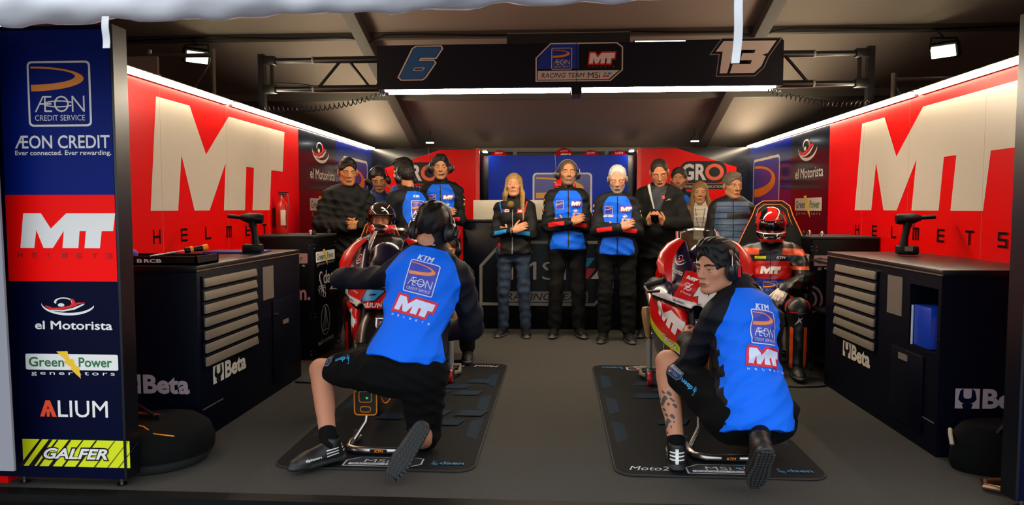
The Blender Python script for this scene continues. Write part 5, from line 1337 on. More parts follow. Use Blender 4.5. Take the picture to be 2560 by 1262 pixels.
# --- dark haired man turned to the left in blue
P10 = Person('dark haired man in blue mostly hidden behind the crew member with his back turned', (-1.69, 7.92, 0), R(62), stance(1.83), w=1.0)
P10.head(skin('tan3', 'a06a48'), rot(10, -14), None, 'thick', '140e0a', hands=DOWN())
P10.jacket(M('team_jersey_blue', '0a3a90', .65, bump=.1, bscale=130), None, seed=37).trousers(CLOTH_BLACK, seed=39); P10.shoe('L'); P10.shoe('R')
# --- crew member with headset, back three-quarter
J = stance(1.76, neck=(0, .10, 1.455), hd=(0, .165, 1.60), shR=(.18, .09, 1.385), shL=(-.18, .09, 1.385), elR=(.25, .16, 1.12), wrR=(.10, .38, 1.06), elL=(-.25, .16, 1.12), wrL=(-.10, .38, 1.06))
P11 = Person('crew member with headset turning his back, leaning towards his colleague', (-1.40, 7.02, 0), R(48), J, w=1.0)
P11.head(skin('tan4', 'a46c4a', beard='5a3c28'), rot(4, -18), 'full', 'short', '15100c', hands={'R': dict(D=(-.7, .6, 0), N=(0, -.5, -.8)), 'L': dict(D=(.7, .6, 0), N=(0, -.5, -.8))})
P11.jacket(TEAM_BLUE, team_paint(red=False), seed=41).trousers(CLOTH_BLACK, seed=43); P11.shoe('L'); P11.shoe('R')
pr(P11, 'badge', xf(aeon(AEONB, WHITE), -.075, -.09, .17, .18), 0, .62, False); pr(P11, 'lettering', xf(ktm(WHITE), -.04, 0, .036, .03), 0, .86, False); sleeve_marks(P11, 'R', [WHITE, WHITE, YELLOW])
add_headset(P11.e, P11.hc, P11.Rh, 1.06, 0, 1)
# --- tall young man with headset
P12 = Person('tall young man with headset microphone and crossed arms by the left red partition', (-1.235, 7.58, 0), face_rz(-1.235, 7.58, -2), stance(1.85, **CROSS), w=1.02)
P12.head(skin('tan5', 'b07852', brow='120c08'), rot(3, -2), None, 'short', '0e0a08', hands=crossed_hands(), gaze=(12, -20), browt=.0042)
P12.jacket(TEAM_BLUE, team_paint(), seed=47).trousers(CLOTH_BLACK, seed=49); P12.shoe('L'); P12.shoe('R'); crew_marks(P12); sleeve_marks(P12, 'L', [RED, WHITE, YELLOW])
add_headset(P12.e, P12.hc, P12.Rh, 1.06, -1, 1, big=1.12)
# ------------------------------------------------------------ the two mechanics in front
def wpos(base, **kw): return {k_: v3(v) - v3(base) for k_, v in kw.items()}
b0 = (-.80, 3.62, 0)
J = wpos(b0, pel=at(1015, 915, 3.60), neck=at(1076, 634, 3.74), hd=at(1082, 578, 3.79), shL=at(972, 692, 3.72), shR=at(1152, 706, 3.74), elL=at(852, 702, 3.86), wrL=at(915, 690, 4.10), elR=at(1182, 822, 3.84), wrR=at(1120, 830, 4.08),
         hipL=at(962, 925, 3.62), hipR=at(1056, 935, 3.60), knL=at(802, 928, 3.80), anL=at(822, 1108, 3.50), toeL=at(738, 1180, 3.37), knR=at(1062, 1128, 3.76), anR=at(1036, 1098, 3.40), toeR=at(966, 1212, 3.285), chest=(0, 0, 0))
J['knR'][2] = .085; J['anL'][2] = .10; J['toeL'][2] = .03
SHORTS = M('shorts_black', '060607', .9, spec=.15, bump=.12, bscale=150)
def tattoo(seed, c, rad):
    def f(V):
        q = V - c; d = np.linalg.norm(q / rad, axis=1); s_ = np.sin(q @ v3((90, 60, 70)) + 2 * np.sin(q @ v3((40, -30, 80)) + seed)) * np.sin(q @ v3((-50, 80, 45)) + seed)
        return np.where((d < 1), s_ - .12 - .4 * np.maximum(d - .6, 0), -1)
    return f
K1 = Person('kneeling mechanic with headset and blue jacket, back turned, at the left motorcycle', b0, 0, J, near=True, w=1.12)
K1.head(skin('mechanic', 'b98064'), rot(-8, -22, 4), None, 'thick', '0d0a09', hands={'L': dict(D=(.6, .7, -.2), N=(.5, -.4, -.7), curl=(40, 45, 30)), 'R': dict(D=(-.4, .8, .2), N=(-.8, -.4, -.3), curl=(40, 45, 30))}, bare_legs=True,
        ink=tattoo(1, at(818, 1068, 3.47) - Vector(b0), v3((.035, .08, .03))))
K1.jacket(TEAM_BLUE2, team_paint(.150, .120, red=False), seed=51, g=.026, hem=-.10, folds=.010, fr=22) if 0 else K1.jacket(TEAM_BLUE2, team_paint(.155, .118, red=False, top_=.085, cz=1.02), seed=51, g=.024, hem=.03, folds=.007, collar=.085)
K1.trousers(SHORTS, seed=53, g=.026, name='shorts', shorts={'L': .70, 'R': 1.0}, folds=.006)
L1 = K1.shoe('L'); R1 = K1.shoe('R', up=(-.25, .93, -.25), tread=True)
add_headset(K1.e, K1.hc, K1.Rh, 1.04, 0, 0, big=1.15, red=True)
BK = lambda s, n, L, x, z, **k: pr(s, n, L, x, z, False, **k)
JB = M('jacket_violet', '3a46b4', .6); JW = M('jacket_white_print', 'cfd8f4', .6); JR = M('jacket_red_print', 'd01838', .6); JO = M('jacket_orange_print', 'f08a4a', .6)
def back_marks(s, z0=.0, dx=0):
    global BK
    BK = lambda s, n, L, x, z, rotd=0: proj(n, xf(L, rot=rotd), s.pt(x, -.12, z), s.Rv, s.U, s.jo, s.jb, .008, lift=.004, back=.3)
    BK(s, 'lettering', xf(ktm(JW), -.045, 0, .040, .036), dx, .885 + z0, rotd=-3)
    BK(s, 'badge', xf(aeon(JB, JW, JO), -.078, -.083, .163, .168), dx, .735 + z0, rotd=-4)
    BK(s, 'badge', xf(mt(JW, JR, .17), -.098, -.034, .068, .075) + helmets(-.10, -.066, .2, .010, JW), dx - .005, .482 + z0, rotd=-5)
back_marks(K1)
cb = K1.J['neck'] + K1.U * .03
proj('collar_print', [TC('MOTO', 0, -.005, .05, .010, JW, .03, .25)], cb, K1.Rv, K1.U, K1.jo, K1.jb, .01)
def leg_marks(s, sd, t1, t2, vx, vn):
    a, b = s.J['hip' + sd], s.J['kn' + sd]; ax = nrm(b - a)
    n = nrm(v3(vn) - ax * (v3(vn) @ ax))
    for i, (t_, L) in enumerate(((t1, xf(msibadge(M('badge_navy', '1a2a4a', .6), M('badge_grey', '8a90a0', .6), JW), -.05, -.03, .05, .055)), (t2, xf(daen(CYAN, True), -.055, -.02, .040, .045)))):
        yd = nrm(ax * vx); xd = np.cross(yd, n)
        L = xf(L, rot=90)
        proj('badge' if i == 0 else 'lettering', L, a + (b - a) * t_, xd, yd, s.to, s.tb, .012)
leg_marks(K1, 'L', .78, .46, 1, (-.1, -.75, .65))
def shoe_marks(s, sd, ob, side):
    o, rt, d, u = s.sf; bv = BVHTree.FromPolygons([v.co for v in ob.data.vertices], [p_.vertices for p_ in ob.data.polygons])
    n = rt * side; 
    proj('lettering', [TC('alpinestars', 0, 0, .085, .016, WHITE, .02)], o + d * .12 + u * .045 + n * .02, np.cross(u, n), u, ob, bv, .01)
    proj('stripes', [stroke([(-.03, .012 * i), (.03, .012 * i + .008)], .005, WHITE) for i in range(3)], o + d * .03 + u * .045 + n * .02, np.cross(u, n), u, ob, bv, .01)
    return bv
# marks on the left shoe (outer side to the camera) and the heel tab
K1.sf = None
L1b = None
J = K1.J
def shoe_side(s, sd, ob, camdir, heel=True):
    an, toe = s.J['an' + sd], s.J['toe' + sd]; d = nrm((toe - an) * (1, 1, 0)); u = v3((0, 0, 1)); rt = np.cross(d, u); o = an - u * .085 - d * .02
    n = rt if rt @ v3(camdir) > 0 else -rt
    bv = BVHTree.FromPolygons([v.co for v in ob.data.vertices], [p_.vertices for p_ in ob.data.polygons]); xd = np.cross(u, n)
    proj('lettering', [TC('alpinestars', 0, 0, .085, .016, WHITE, .02)], o + d * .125 + u * .040, xd, u, ob, bv, .01, back=.1)
    proj('stripes', [stroke([(-.035, .014 * i), (.03, .014 * i + .006)], .005, WHITE) for i in range(3)], o + d * .02 + u * .045, xd, u, ob, bv, .01, back=.1)
    proj('heel_tab', [RC(-.008, .0, .008, .07, WHITE)] + [stroke([(-.035, .02 + .016 * i), (.035, .02 + .016 * i)], .006, WHITE) for i in range(3)], o + u * .035, np.cross(u, -d), u, ob, bv, .01, back=.1)
shoe_side(K1, 'L', L1, (0, -1, 0))
# --- crouching mechanic on the right
b0 = (.95, 3.55, 0)
J = wpos(b0, pel=at(1880, 1030, 3.52), neck=at(1852, 738, 3.70), hd=at(1790, 672, 3.70), shL=at(1790, 792, 3.60), shR=at(1925, 800, 3.80), elL=at(1735, 892, 3.74), wrL=at(1712, 850, 3.99), elR=at(1925, 905, 3.98), wrR=at(1830, 850, 4.16),
         hipL=at(1830, 1040, 3.50), hipR=at(1925, 1040, 3.58), knL=at(1668, 908, 3.80), anL=at(1692, 1110, 3.58), toeL=at(1688, 1140, 3.80), knR=at(1900, 1010, 3.98), anR=at(1888, 1130, 3.34), toeR=at(1884, 1226, 3.31), chest=(0, 0, 0))
J['anL'][2] = .09; J['toeL'][2] = .03
tr = v3(atz(1884, 1226, .02)) - v3(b0); hl = tr + v3((.0, -.165, .20)); dd = nrm(tr - hl); uu = nrm(np.cross((1, 0, 0), dd)); uu = uu if uu[1] > 0 else -uu
J['toeR'] = tr; J['anR'] = hl + uu * .085 + dd * .03
K2 = Person('crouching mechanic with headset glancing back over his shoulder at the right motorcycle', b0, 0, J, near=True, w=1.12)
hy = rot(126, -4, 0)
K2.head(skin('mechanic2', 'bd8264', lip='aa6c58', brow='140c08'), hy, None, 'thick', '0b0908', gaze=(18, 4), hands={'L': dict(D=(.1, .8, .3), N=(.7, -.2, -.5), curl=(40, 45, 30)), 'R': dict(D=(-.4, .8, .2), N=(-.8, -.4, -.3), curl=(40, 45, 30))}, bare_legs=True,
        ink=tattoo(4, at(1668, 1015, 3.64) - Vector(b0), v3((.05, .08, .16))), browt=.0045)
K2.jacket(TEAM_BLUE2, team_paint(.152, .142, red=False, top_=.10, cz=1.02, sh=.004, front=False), seed=61, g=.026, hem=-.17, folds=.006, collar=.05)
K2.trousers(SHORTS, seed=63, g=.028, name='shorts', shorts={'L': .74, 'R': .95}, folds=.006)
L2 = K2.shoe('L'); R2 = K2.shoe('R', up=tuple(uu), tread=True)
shoe_side(K2, 'L', L2, (-1, 0, 0))
add_headset(K2.e, K2.hc, K2.Rh, 1.04, 0, 0, big=1.15, red=True)
back_marks(K2, -.065)
leg_marks(K2, 'L', .74, .48, 1, (-.5, -.75, .2))
# --- mechanic half hidden behind the left motorcycle
J = wpos((-.93, 6.05, 0), pel=(-.95, 6.20, .42), neck=(-.92, 6.04, .80), hd=(-.925, 5.99, .955), shL=(-.78, 6.06, .75), shR=(-1.06, 6.02, .75), elL=(-.76, 5.90, .55), wrL=(-.86, 5.74, .50), elR=(-1.08, 5.88, .56), wrR=(-1.0, 5.73, .52),
         hipL=(-.86, 6.20, .40), hipR=(-1.03, 6.20, .40), knL=(-.76, 5.88, .48), knR=(-1.0, 5.92, .10), anL=(-.76, 6.04, .10), anR=(-.98, 6.28, .12), toeL=(-.74, 5.84, .03), toeR=(-.98, 6.36, .03), chest=(0, 0, 0))
K3 = Person('mechanic with headset crouching half hidden behind the left motorcycle', (-.93, 6.05, 0), 0, J, w=.9)
K3.head(skin('tan6', 'b07448', beard='6a4630'), rot(178, -14), 'full', 'buzz', '1c120c', lids=0, gaze=(0, -20), hands={'L': dict(D=(-.6, -.7, -.2), N=(-.3, .2, -.9)), 'R': dict(D=(.4, -.8, -.1), N=(.5, .2, -.8))})
K3.jacket(TEAM_BLUE, team_paint(red=False), seed=71).trousers(CLOTH_BLACK, seed=73); K3.shoe('L'); K3.shoe('R', up=(0, -.9, .4))
add_headset(K3.e, K3.hc, K3.Rh, 1, 0, 0)

for q in (K1, K2): q.e.location.z = .009

SOCK = M('sock_black', '070708', .9, spec=.15)
for q, sd, t0 in ((K1, 'L', .84), (K1, 'R', .80), (K2, 'L', .90), (K2, 'R', .25)):
    a_, b_ = q.J['kn' + sd], q.J['an' + sd]; c0 = a_ + (b_ - a_) * t0
    V, Q = surf([Cone(c0, b_, np.interp(t0, [.2, .8], [.066, .046]), .044)] + ([Cone(a_ + (b_ - a_) * .3, a_ + (b_ - a_) * .55, .066, .058)] if t0 < .5 else []), .007); mesh_obj('sock', V, Q, SOCK, q.e)
# ============================================================ motorcycles (nose along +y in their own frame)
BRED = M('fairing_red', 'd8080a', .28, coat=.25, paint=(('navy', '0a0a2c'), ('white', 'e4dedc'), ('lime', 'c0d010'), ('black', '060607'))); CARBON = M('carbon_black', '08080a', .3, coat=.3)
GLASS = M('tinted_screen', '2a0a0c', .1, spec=.15, alpha=.25); FR = M('frame_black', '101012', .4, .3); RIM = M('wheel_rim', '141416', .35, .6); TYRE = M('tyre_black', '0a0a0a', .85); WARM_ = M('tyre_warmer_black', '0c0c0c', .8, bump=.3, bscale=40)
GOLDF = M('fork_gold', 'a87838', .3, .9); EXH = M('exhaust_titanium', '6a6258', .3, 1)
def bvo(ob): return BVHTree.FromPolygons([v.co for v in ob.data.vertices], [p_.vertices for p_ in ob.data.polygons])
def motorcycle(X, Y, num, lb):
    t = thing('motorcycle', lb, 'motorcycle', (X, Y, 0), R(180), group='racing motorcycles')
    zr = .38; yf, yr = .68, -.66
    for y, nm, wd in ((yf, 'front_wheel', .058), (yr, 'rear_wheel', .085)):
        mb = MB(); mb.lathe([(.19, -wd * .7), (.24, -wd), (.275, -wd * .85), (.298, -wd * .4), (.30, 0), (.298, wd * .4), (.275, wd * .85), (.24, wd), (.19, wd * .7)], (0, y, zr), (1, 0, 0), TYRE, 44)
        wq = mb.build(nm, t)
        mb = MB(); mb.lathe([(.195, -wd * .7), (.205, -wd * .6), (.205, wd * .6), (.195, wd * .7), (.18, wd * .5), (.18, -wd * .5)], (0, y, zr), (1, 0, 0), RIM, 40)
        for a in range(0, 360, 60):
            d = Vector((0, math.cos(R(a)), math.sin(R(a)))); mb.box(Vector((0, y, zr)) + d * .11, (.03, .02, .17), RIM, Matrix.Rotation(R(a - 90), 3, 'X'))
        mb.cyl((-.05, y, zr), (.05, y, zr), .035, RIM).cyl((-.12, y, zr), (.12, y, zr), .012, STEEL); mb.build('rim', wq)
        for s in (-1, 1) if y > 0 else (1,): MB().lathe([(.07, -.003), (.155, -.003), (.155, .003), (.07, .003)], (s * (wd + .012), y, zr), (1, 0, 0), STEEL).build('brake_disc', wq)
        mb = MB(); mb.lathe([(.235, -wd - .006), (.285, -wd * .95), (.312, -wd * .4), (.314, 0), (.312, wd * .4), (.285, wd * .95), (.235, wd + .006)], (0, y, zr), (1, 0, 0), WARM_, 44); wc = mb.build('tyre_warmer', t)
        for s in (-1, 1): MB().ring((s * (wd + .004), y, zr), (1, 0, 0), .236, .005, ORANGE).build('orange_piping', wc)
    for s in (-1, 1):
        MB().cyl((s * .095, yf, zr - .03), (s * .095, yf - .10, .72), .029, BLACK).cyl((s * .095, yf - .10, .70), (s * .095, yf - .17, .92), .025, GOLDF).box((s * .09, yf - .03, zr + .04), (.05, .07, .11), GOLDF, bev=.01).build('fork_leg', t)
        MB().tube([(s * .09, .49, .955), (s * .20, .44, .89), (s * .26, .40, .85)], .014, BLACK).cyl((s * .24, .42, .855), (s * .345, .34, .815), .018, BLK2).build('handlebar', t)
        MB().tube([(s * .335, .345, .815), (s * .355, .37, .81), (s * .345, .46, .79), (s * .28, .50, .80)], .009, BLACK, 8).build('lever_guard', t)
    MB().box((0, .50, .93), (.24, .07, .03), FR, bev=.008).box((0, .56, .74), (.24, .07, .04), FR, bev=.008).build('triple_clamp', t)
    mb = MB()
    for i in range(9):
        pass
    rs = []
    for a in range(-20, 95, 12):
        c = Vector((0, yf + .325 * math.sin(R(a - 30)), zr + .325 * math.cos(R(a - 30)))); rs.append([c + Vector((x * .062, 0, 0)) + (c - Vector((0, yf, zr))) * (-.10 * abs(x) ** 3 + k * .012) for x, k in ((-1, 0), (-.5, 0), (0, 0), (.5, 0), (1, 0), (1, 1), (.5, 1), (0, 1), (-.5, 1), (-1, 1))])
    mb.rings(rs, CARBON).build('front_mudguard', t)
    # --- upper nose
    nose = [Cone((0, .755, .725), (0, .46, .845), .050, .205, ((0, .25, 1), .66), 'n', .05), Cone((0, .46, .830), (0, .20, .82), .205, .235, ((0, 0, 1), .42), 'n', .05), Cone((0, .70, .76), (0, .40, .98), .035, .11, None, 'n', .06)]
    for s in (-1, 1): nose.append(Cone((s * .10, .66, .715), (s * .25, .30, .76), .030, .050, None, 'n', .04))
    for s in (-1, 1): nose.append(Cone((s * .145, .59, .81), (s * .150, .38, 1.06), .095, .062, ((s * .70, .68, .2), .18), 'n', .03))
    V, Q = surf(nose, .0065, .05, subs=[Ell((0, .80, .690), (.060, .10, .030)), Box((0, .10, .98), (.11, .26, .12), rd=.03), Box((0, .3, .65), (.12, .42, .085), rd=.03)], ks=.01, sm=2)
    x, y, z = V.T; ax = np.abs(x)
    low = z - (.695 + .22 * np.maximum(ax - .02, 0))     # lower lip of the plate
    plate = .155 + (z - .80) * -.15 - ax
    at_ = {'navy': np.minimum(np.maximum(ax - (.195 - .45 * (z - .80)), z - .93), z - .735) , 'white': np.where(ax > .045, np.minimum(low, .040 - low), -1) * np.where(y > .30, 1, -1) * 1.0,
           'lime': -np.ones(len(V)), 'black': np.maximum(-low, .3 - y)}
    at_['white'] = np.where((ax > .05) & (y > .30), np.minimum(low, .038 - low), -1)
    no = mesh_obj('nose_fairing', V, Q, BRED, t, attrs=at_); nb = bvh_of(V, Q)
    yd = nrm((0, -.28, .96))
    Lc = (xf(six(CYAN, NAVY), -.085, -.005, .165, .13) + [TC('ALIUM', 0, -.045, .12, .028, WHITE, .02)]) if num == 6 else (xf(thirteen(WHITE, BLACK, WHITE), -.095, -.02, .105, .115) + [TC('ALIUM', 0, -.045, .12, .028, WHITE, .02)])
    proj('race_number', Lc, (0, .85, .79), (-1, 0, 0), yd, t, nb, .015)
    jp = M('print_white_gloss', 'f0eae6', .3)
    for s in (1, -1):
        n = nrm((s * .62, .74, .25)); u0 = nrm(np.cross(np.cross(n, (0, 0, 1)), n)); xd = np.cross(u0, n)
        c, s_ = math.cos(R(-16 * s)), math.sin(R(-16 * s)); xr, ur = xd * c + u0 * s_, u0 * c - xd * s_
        L = xf([P(MTP, jp)], -.038, .055, .026, .022) + [stroke(arc(-.005, .02, .018, .014, 200, -70, 8), .006, jp), stroke([(-.02, -.012), (.025, .04)], .006, jp), stroke(arc(.008, .008, .018, .014, 20, -250, 8), .006, jp), TC('JP Financial', 0, -.035, .075, .014, jp, .015)]
        proj('sponsor_print', L, v3((s * .118, .60, .82)), xr, ur, t, nb, .012, back=.2)
        proj('sponsor_print', [TC('audio-technica', 0, -.007, .095, .014, BLACK, .01)], v3((s * .165, .56, .742)), xd * math.cos(R(12 * s)) - u0 * -math.sin(R(-12 * s)) * 1, u0, t, nb, .012, back=.2)
        proj('sponsor_print', xf(motorista(jp), -.058, -.05, .115, .115), v3((s * .165, .48, .955)), xr, ur, t, nb, .012, back=.2)
    # --- side fairings and belly
    for s in (1, -1):
        A = [Ell((s * .168, .12, .60), (.088, .50, .20), np.array(Matrix.Rotation(R(s * 3), 3, 'Z')), k=.04), Ell((s * .150, .16, .44), (.085, .44, .19), np.array(Matrix.Rotation(R(s * 4), 3, 'Z')), k=.05), Cone((s * .10, .40, .30), (s * .09, -.28, .28), .07, .07, k=.05), Cone((s * .21, .40, .70), (s * .24, .0, .78), .05, .06, k=.05)]
        V, Q = surf(A, .008, .04, subs=[Box((0, .55, .5), (.088, .5, .5), rd=.02)], ks=.01, sm=2)
        x, y, z = V.T; zz = z + .12 * (y - .3)
        a2 = {'navy': .455 - zz, 'lime': np.minimum(zz - .455, .515 - zz), 'white': -np.ones(len(V)), 'black': np.maximum(zz - .735, -.12 - y - (zz - .5) * .5)}
        so = mesh_obj('side_fairing', V, Q, BRED, t, attrs=a2); sb = bvh_of(V, Q)
        n = nrm((s * .60, .80, .0)); xd = np.cross((0, 0, 1), n); tl = -22 * s; c, s_ = math.cos(R(tl)), math.sin(R(tl)); xr, ur = xd * c + v3((0, 0, 1)) * s_, v3((0, 0, 1)) * c - xd * s_
        proj('sponsor_print', xf([P(MTP, jp)], -.15, -.055, .105, .115), v3((s * .205, .44, .625)), xr, ur, t, sb, .015, back=.3)
        proj('sponsor_print', [T('GALFER', -.09, -.016, .17, .032, BLACK, .07, .25), T('GALFER', -.088, -.013, .165, .026, jp, .02, .25)], v3((s * .205, .44, .478)), xr, ur, t, sb, .015, back=.3)
        proj('sponsor_print', [stroke(arc(0, .0, .10, .05, 95, -85), .018, ORANGE), RRO(-.09, -.09, .11, .08, .02, .005, jp)], v3((s * .20, .42, .385)), xr, ur, t, sb, .015, back=.3)
        proj('sponsor_print', [TC('G3', 0, 0, .05, .028, GREY, .03)], v3((s * .205, .42, .745)), xr, ur, t, sb, .012, back=.3)
        # winglet
        pth = [(s * .15, .34, 1.115), (s * .215, .37, 1.085), (s * .268, .41, 1.03), (s * .292, .44, .965), (s * .282, .47, .91), (s * .235, .50, .865)]
        inn = [(s * .12, .41, 1.105), (s * .16, .44, 1.06), (s * .195, .47, 1.0), (s * .21, .50, .94), (s * .215, .52, .89), (s * .21, .52, .85)]
        rs = [[Vector(a) + Vector((0, .012, 0)), (Vector(a) + Vector(b)) / 2 + Vector((s * .006, .03, .004)), Vector(b) + Vector((0, .01, 0)), Vector(b) - Vector((0, .012, 0)), (Vector(a) + Vector(b)) / 2 + Vector((0, .004, 0)), Vector(a) - Vector((0, .012, 0))] for a, b in zip(inn, pth)]
        MB().rings(rs, BRED).build('winglet', t)
    # --- windscreen with red and white rims
    G = []; nu, nv = 14, 10
    for j in range(nv + 1):
        q = j / nv
        for i in range(nu + 1):
            a = R(-82 + 164 * i / nu); hw = .165 - .035 * q; G.append((hw * math.sin(a), .42 - .26 * q + (.16 - .05 * q) * math.cos(a), .955 + .19 * q + .03 * math.cos(a) * q))
    F = [(j * (nu + 1) + i, j * (nu + 1) + i + 1, (j + 1) * (nu + 1) + i + 1, (j + 1) * (nu + 1) + i) for j in range(nv) for i in range(nu)]
    wsc = mesh_obj('windscreen', G, F, GLASS, t); sd = wsc.modifiers.new('thick', 'SOLIDIFY'); sd.thickness = .003
    for i0, m_ in ((0, RED), (nu, RED)):
        pts = [G[j * (nu + 1) + i0] for j in range(nv + 1)]; MB().tube(pts, .007, m_, 8).build('screen_rim', wsc); MB().tube([(p_[0] * .97, p_[1] + .012, p_[2]) for p_ in pts], .0045, WHITE, 8).build('white_edge', wsc)
    # --- tank, seat, tail, frame, swingarm, exhaust
    V, Q = surf([Ell((0, .12, .83), (.13, .26, .12), k=.05), Cone((0, .0, .84), (0, -.18, .76), .11, .07, k=.05), Ell((0, .16, .86), (.12, .14, .09), k=.05)], .009, .05); mesh_obj('fuel_tank', V, Q, BRED, t, attrs={'navy': V[:, 2] - .93})
    V, Q = surf([Cone((0, -.22, .78), (0, -.55, .86), .085, .10, ((0, 0, 1), .4)), Cone((0, -.50, .87), (0, -.86, .97), .10, .035, ((0, 0, 1), .6), k=.04), Ell((0, -.54, .92), (.09, .06, .06), k=.04)], .009, .04); mesh_obj('tail_unit', V, Q, BRED, t, attrs={'navy': .86 - V[:, 2]})
    MB().box((0, -.36, .845), (.19, .26, .035), BLK2, Matrix.Rotation(R(-12), 3, 'X'), .012).build('seat', t)
    for s in (-1, 1):
        MB().tube([(s * .07, .50, .86), (s * .14, .30, .80), (s * .15, .0, .66), (s * .13, -.20, .48)], .032, FR, 8).build('frame_spar', t)
        MB().tube([(s * .11, -.18, .44), (s * .12, -.40, .42), (s * .11, yr, zr)], .028, FR, 8).build('swingarm', t)
        MB().cyl((s * .15, -.28, .40), (s * .22, -.30, .40), .012, STEEL).build('footrest', t)
    MB().box((0, .10, .52), (.24, .40, .36), FR, bev=.04).build('engine', t)
    MB().tube([(.12, .0, .30), (.14, -.25, .34), (.17, -.45, .52), (.19, -.72, .68)], [.03, .035, .045, .04], EXH, 14).build('exhaust', t)
    return t
motorcycle(-1.075, 4.88, 6, 'red racing motorcycle number six on the left mat, facing out of the bay')
motorcycle(.90, 4.90, 13, 'red racing motorcycle number thirteen on the right mat, facing out of the bay')
# ------------------------------------------------------------ stands
def front_stand(X, lb):
    t = thing('front_stand', lb, 'stand', (X, 3.72, .009), 0, 'front paddock stands')
    ST = M('stand_silver', 'a8a4a0', .25, 1)
    MB().tube([(-.17, .16, .022), (-.185, .06, .022), (-.17, -.03, .022), (-.12, -.06, .022), (.12, -.06, .022), (.17, -.03, .022), (.185, .06, .022), (.17, .16, .022)], .021, ST, 14).build('base_tube', t)
    for s in (-1, 1):
        MB().tube([(s * .175, .08, .03), (s * .12, .13, .12), (s * .105, .20, .34), (s * .10, .32, .66)], .013, ST, 12).build('arm', t)
        MB().lathe([(0, -.014), (.03, -.014), (.03, .014), (0, .014)], (s * .185, .17, .03), (1, 0, 0), BLK2).build('wheel', t)
    MB().cyl((-.11, .33, .66), (.11, .33, .66), .013, ST).build('crossbar', t)
    flat('sticker', [RC(-.045, -.010, .045, .012, BLACK), T('KTM', -.02, -.004, .045, .012, ORANGE, .03, .2)], (0, -.0815, .024), (1, 0, 0), (0, 0, 1), t)
front_stand(-.93, 'silver front paddock stand behind the kneeling mechanic')
front_stand(.88, 'silver front paddock stand behind the crouching mechanic')
def rear_stand(X, lb):
    t = thing('rear_stand', lb, 'stand', (X, 5.28, .009), 0, 'rear paddock stands')
    ST = M('stand_silver', 'a8a4a0', .25, 1)
    for s in (-1, 1):
        MB().cyl((s * .215, 0, .06), (s * .215, 0, .34), .021, M('stand_steel', '9a9694', .4, .35), .019).cyl((s * .215, 0, .34), (s * .215, 0, .35), .021, STEEL).box((s * .215, 0, .08), (.05, .07, .09), M('stand_bracket', '6a6866', .35, .9), bev=.012).build('post', t)
        MB().lathe([(.014, .0), (.022, .05), (.030, .12), (.032, .19), (.024, .225), (0, .23)], (s * .222, .02, .345), (s * .1, .0, 1), BRONZE).build('bronze_sleeve', t)
        MB().lathe([(0, -.016), (.048, -.016), (.052, -.008), (.052, .008), (.048, .016), (0, .016)], (s * .215, -.03, .052), (1, 0, 0), M('wheel_red', 'b01810', .4)).lathe([(.0, -.018), (.02, -.018), (.02, .018), (0, .018)], (s * .215, -.03, .052), (1, 0, 0), STEEL).build('roller', t)
    MB().tube([(-.215, .04, .05), (-.25, .2, .03), (-.23, .42, .03), (.23, .42, .03), (.25, .2, .03), (.215, .04, .05)], .016, M('stand_cream', 'a89c88', .35, .6), 12).build('base_tube', t)
rear_stand(-1.005, 'rear paddock stand with red rollers under the left motorcycle')
rear_stand(.89, 'rear paddock stand with red rollers under the right motorcycle')
# charger hung in front of the left front wheel
p = at(920, 1003, 3.90)
t = thing('warmer_control', 'black control pouch with orange piping and green digits below the left motorcycle', 'controller', (p.x, 3.86, p.z))
MB().prism(rr_pts(-.062, -.062, .062, .075, .02), (0, .012, 0), (1, 0, 0), (0, 0, 1), .024, M('pouch_black', '121214', .6)).build('pouch', t)
MB().tube([(x, -.012, z) for x, z in rr_pts(-.062, -.062, .062, .075, .02)], .004, ORANGE, 6, True).tube([(x, -.014, z) for x, z in rr_pts(-.035, .010, .035, .07, .012)], .003, ORANGE, 6, True).tube([(x, -.014, z) for x, z in rr_pts(-.028, -.045, .028, -.015, .012)], .003, ORANGE, 6, True).build('orange_piping', t)
flat('digits', [T('91', .002, .026, .012, .012, M('green_digits', '30e060', .5, emit=1.2, ecol='30e060'), .03)], (0, -.0125, 0), (1, 0, 0), (0, 0, 1), t)
MB().cyl((-.05, .0, .07), (-.05, .04, .20), .004, BLACK).cyl((.05, .0, .07), (.05, .04, .20), .004, BLACK).build('hanger', t)
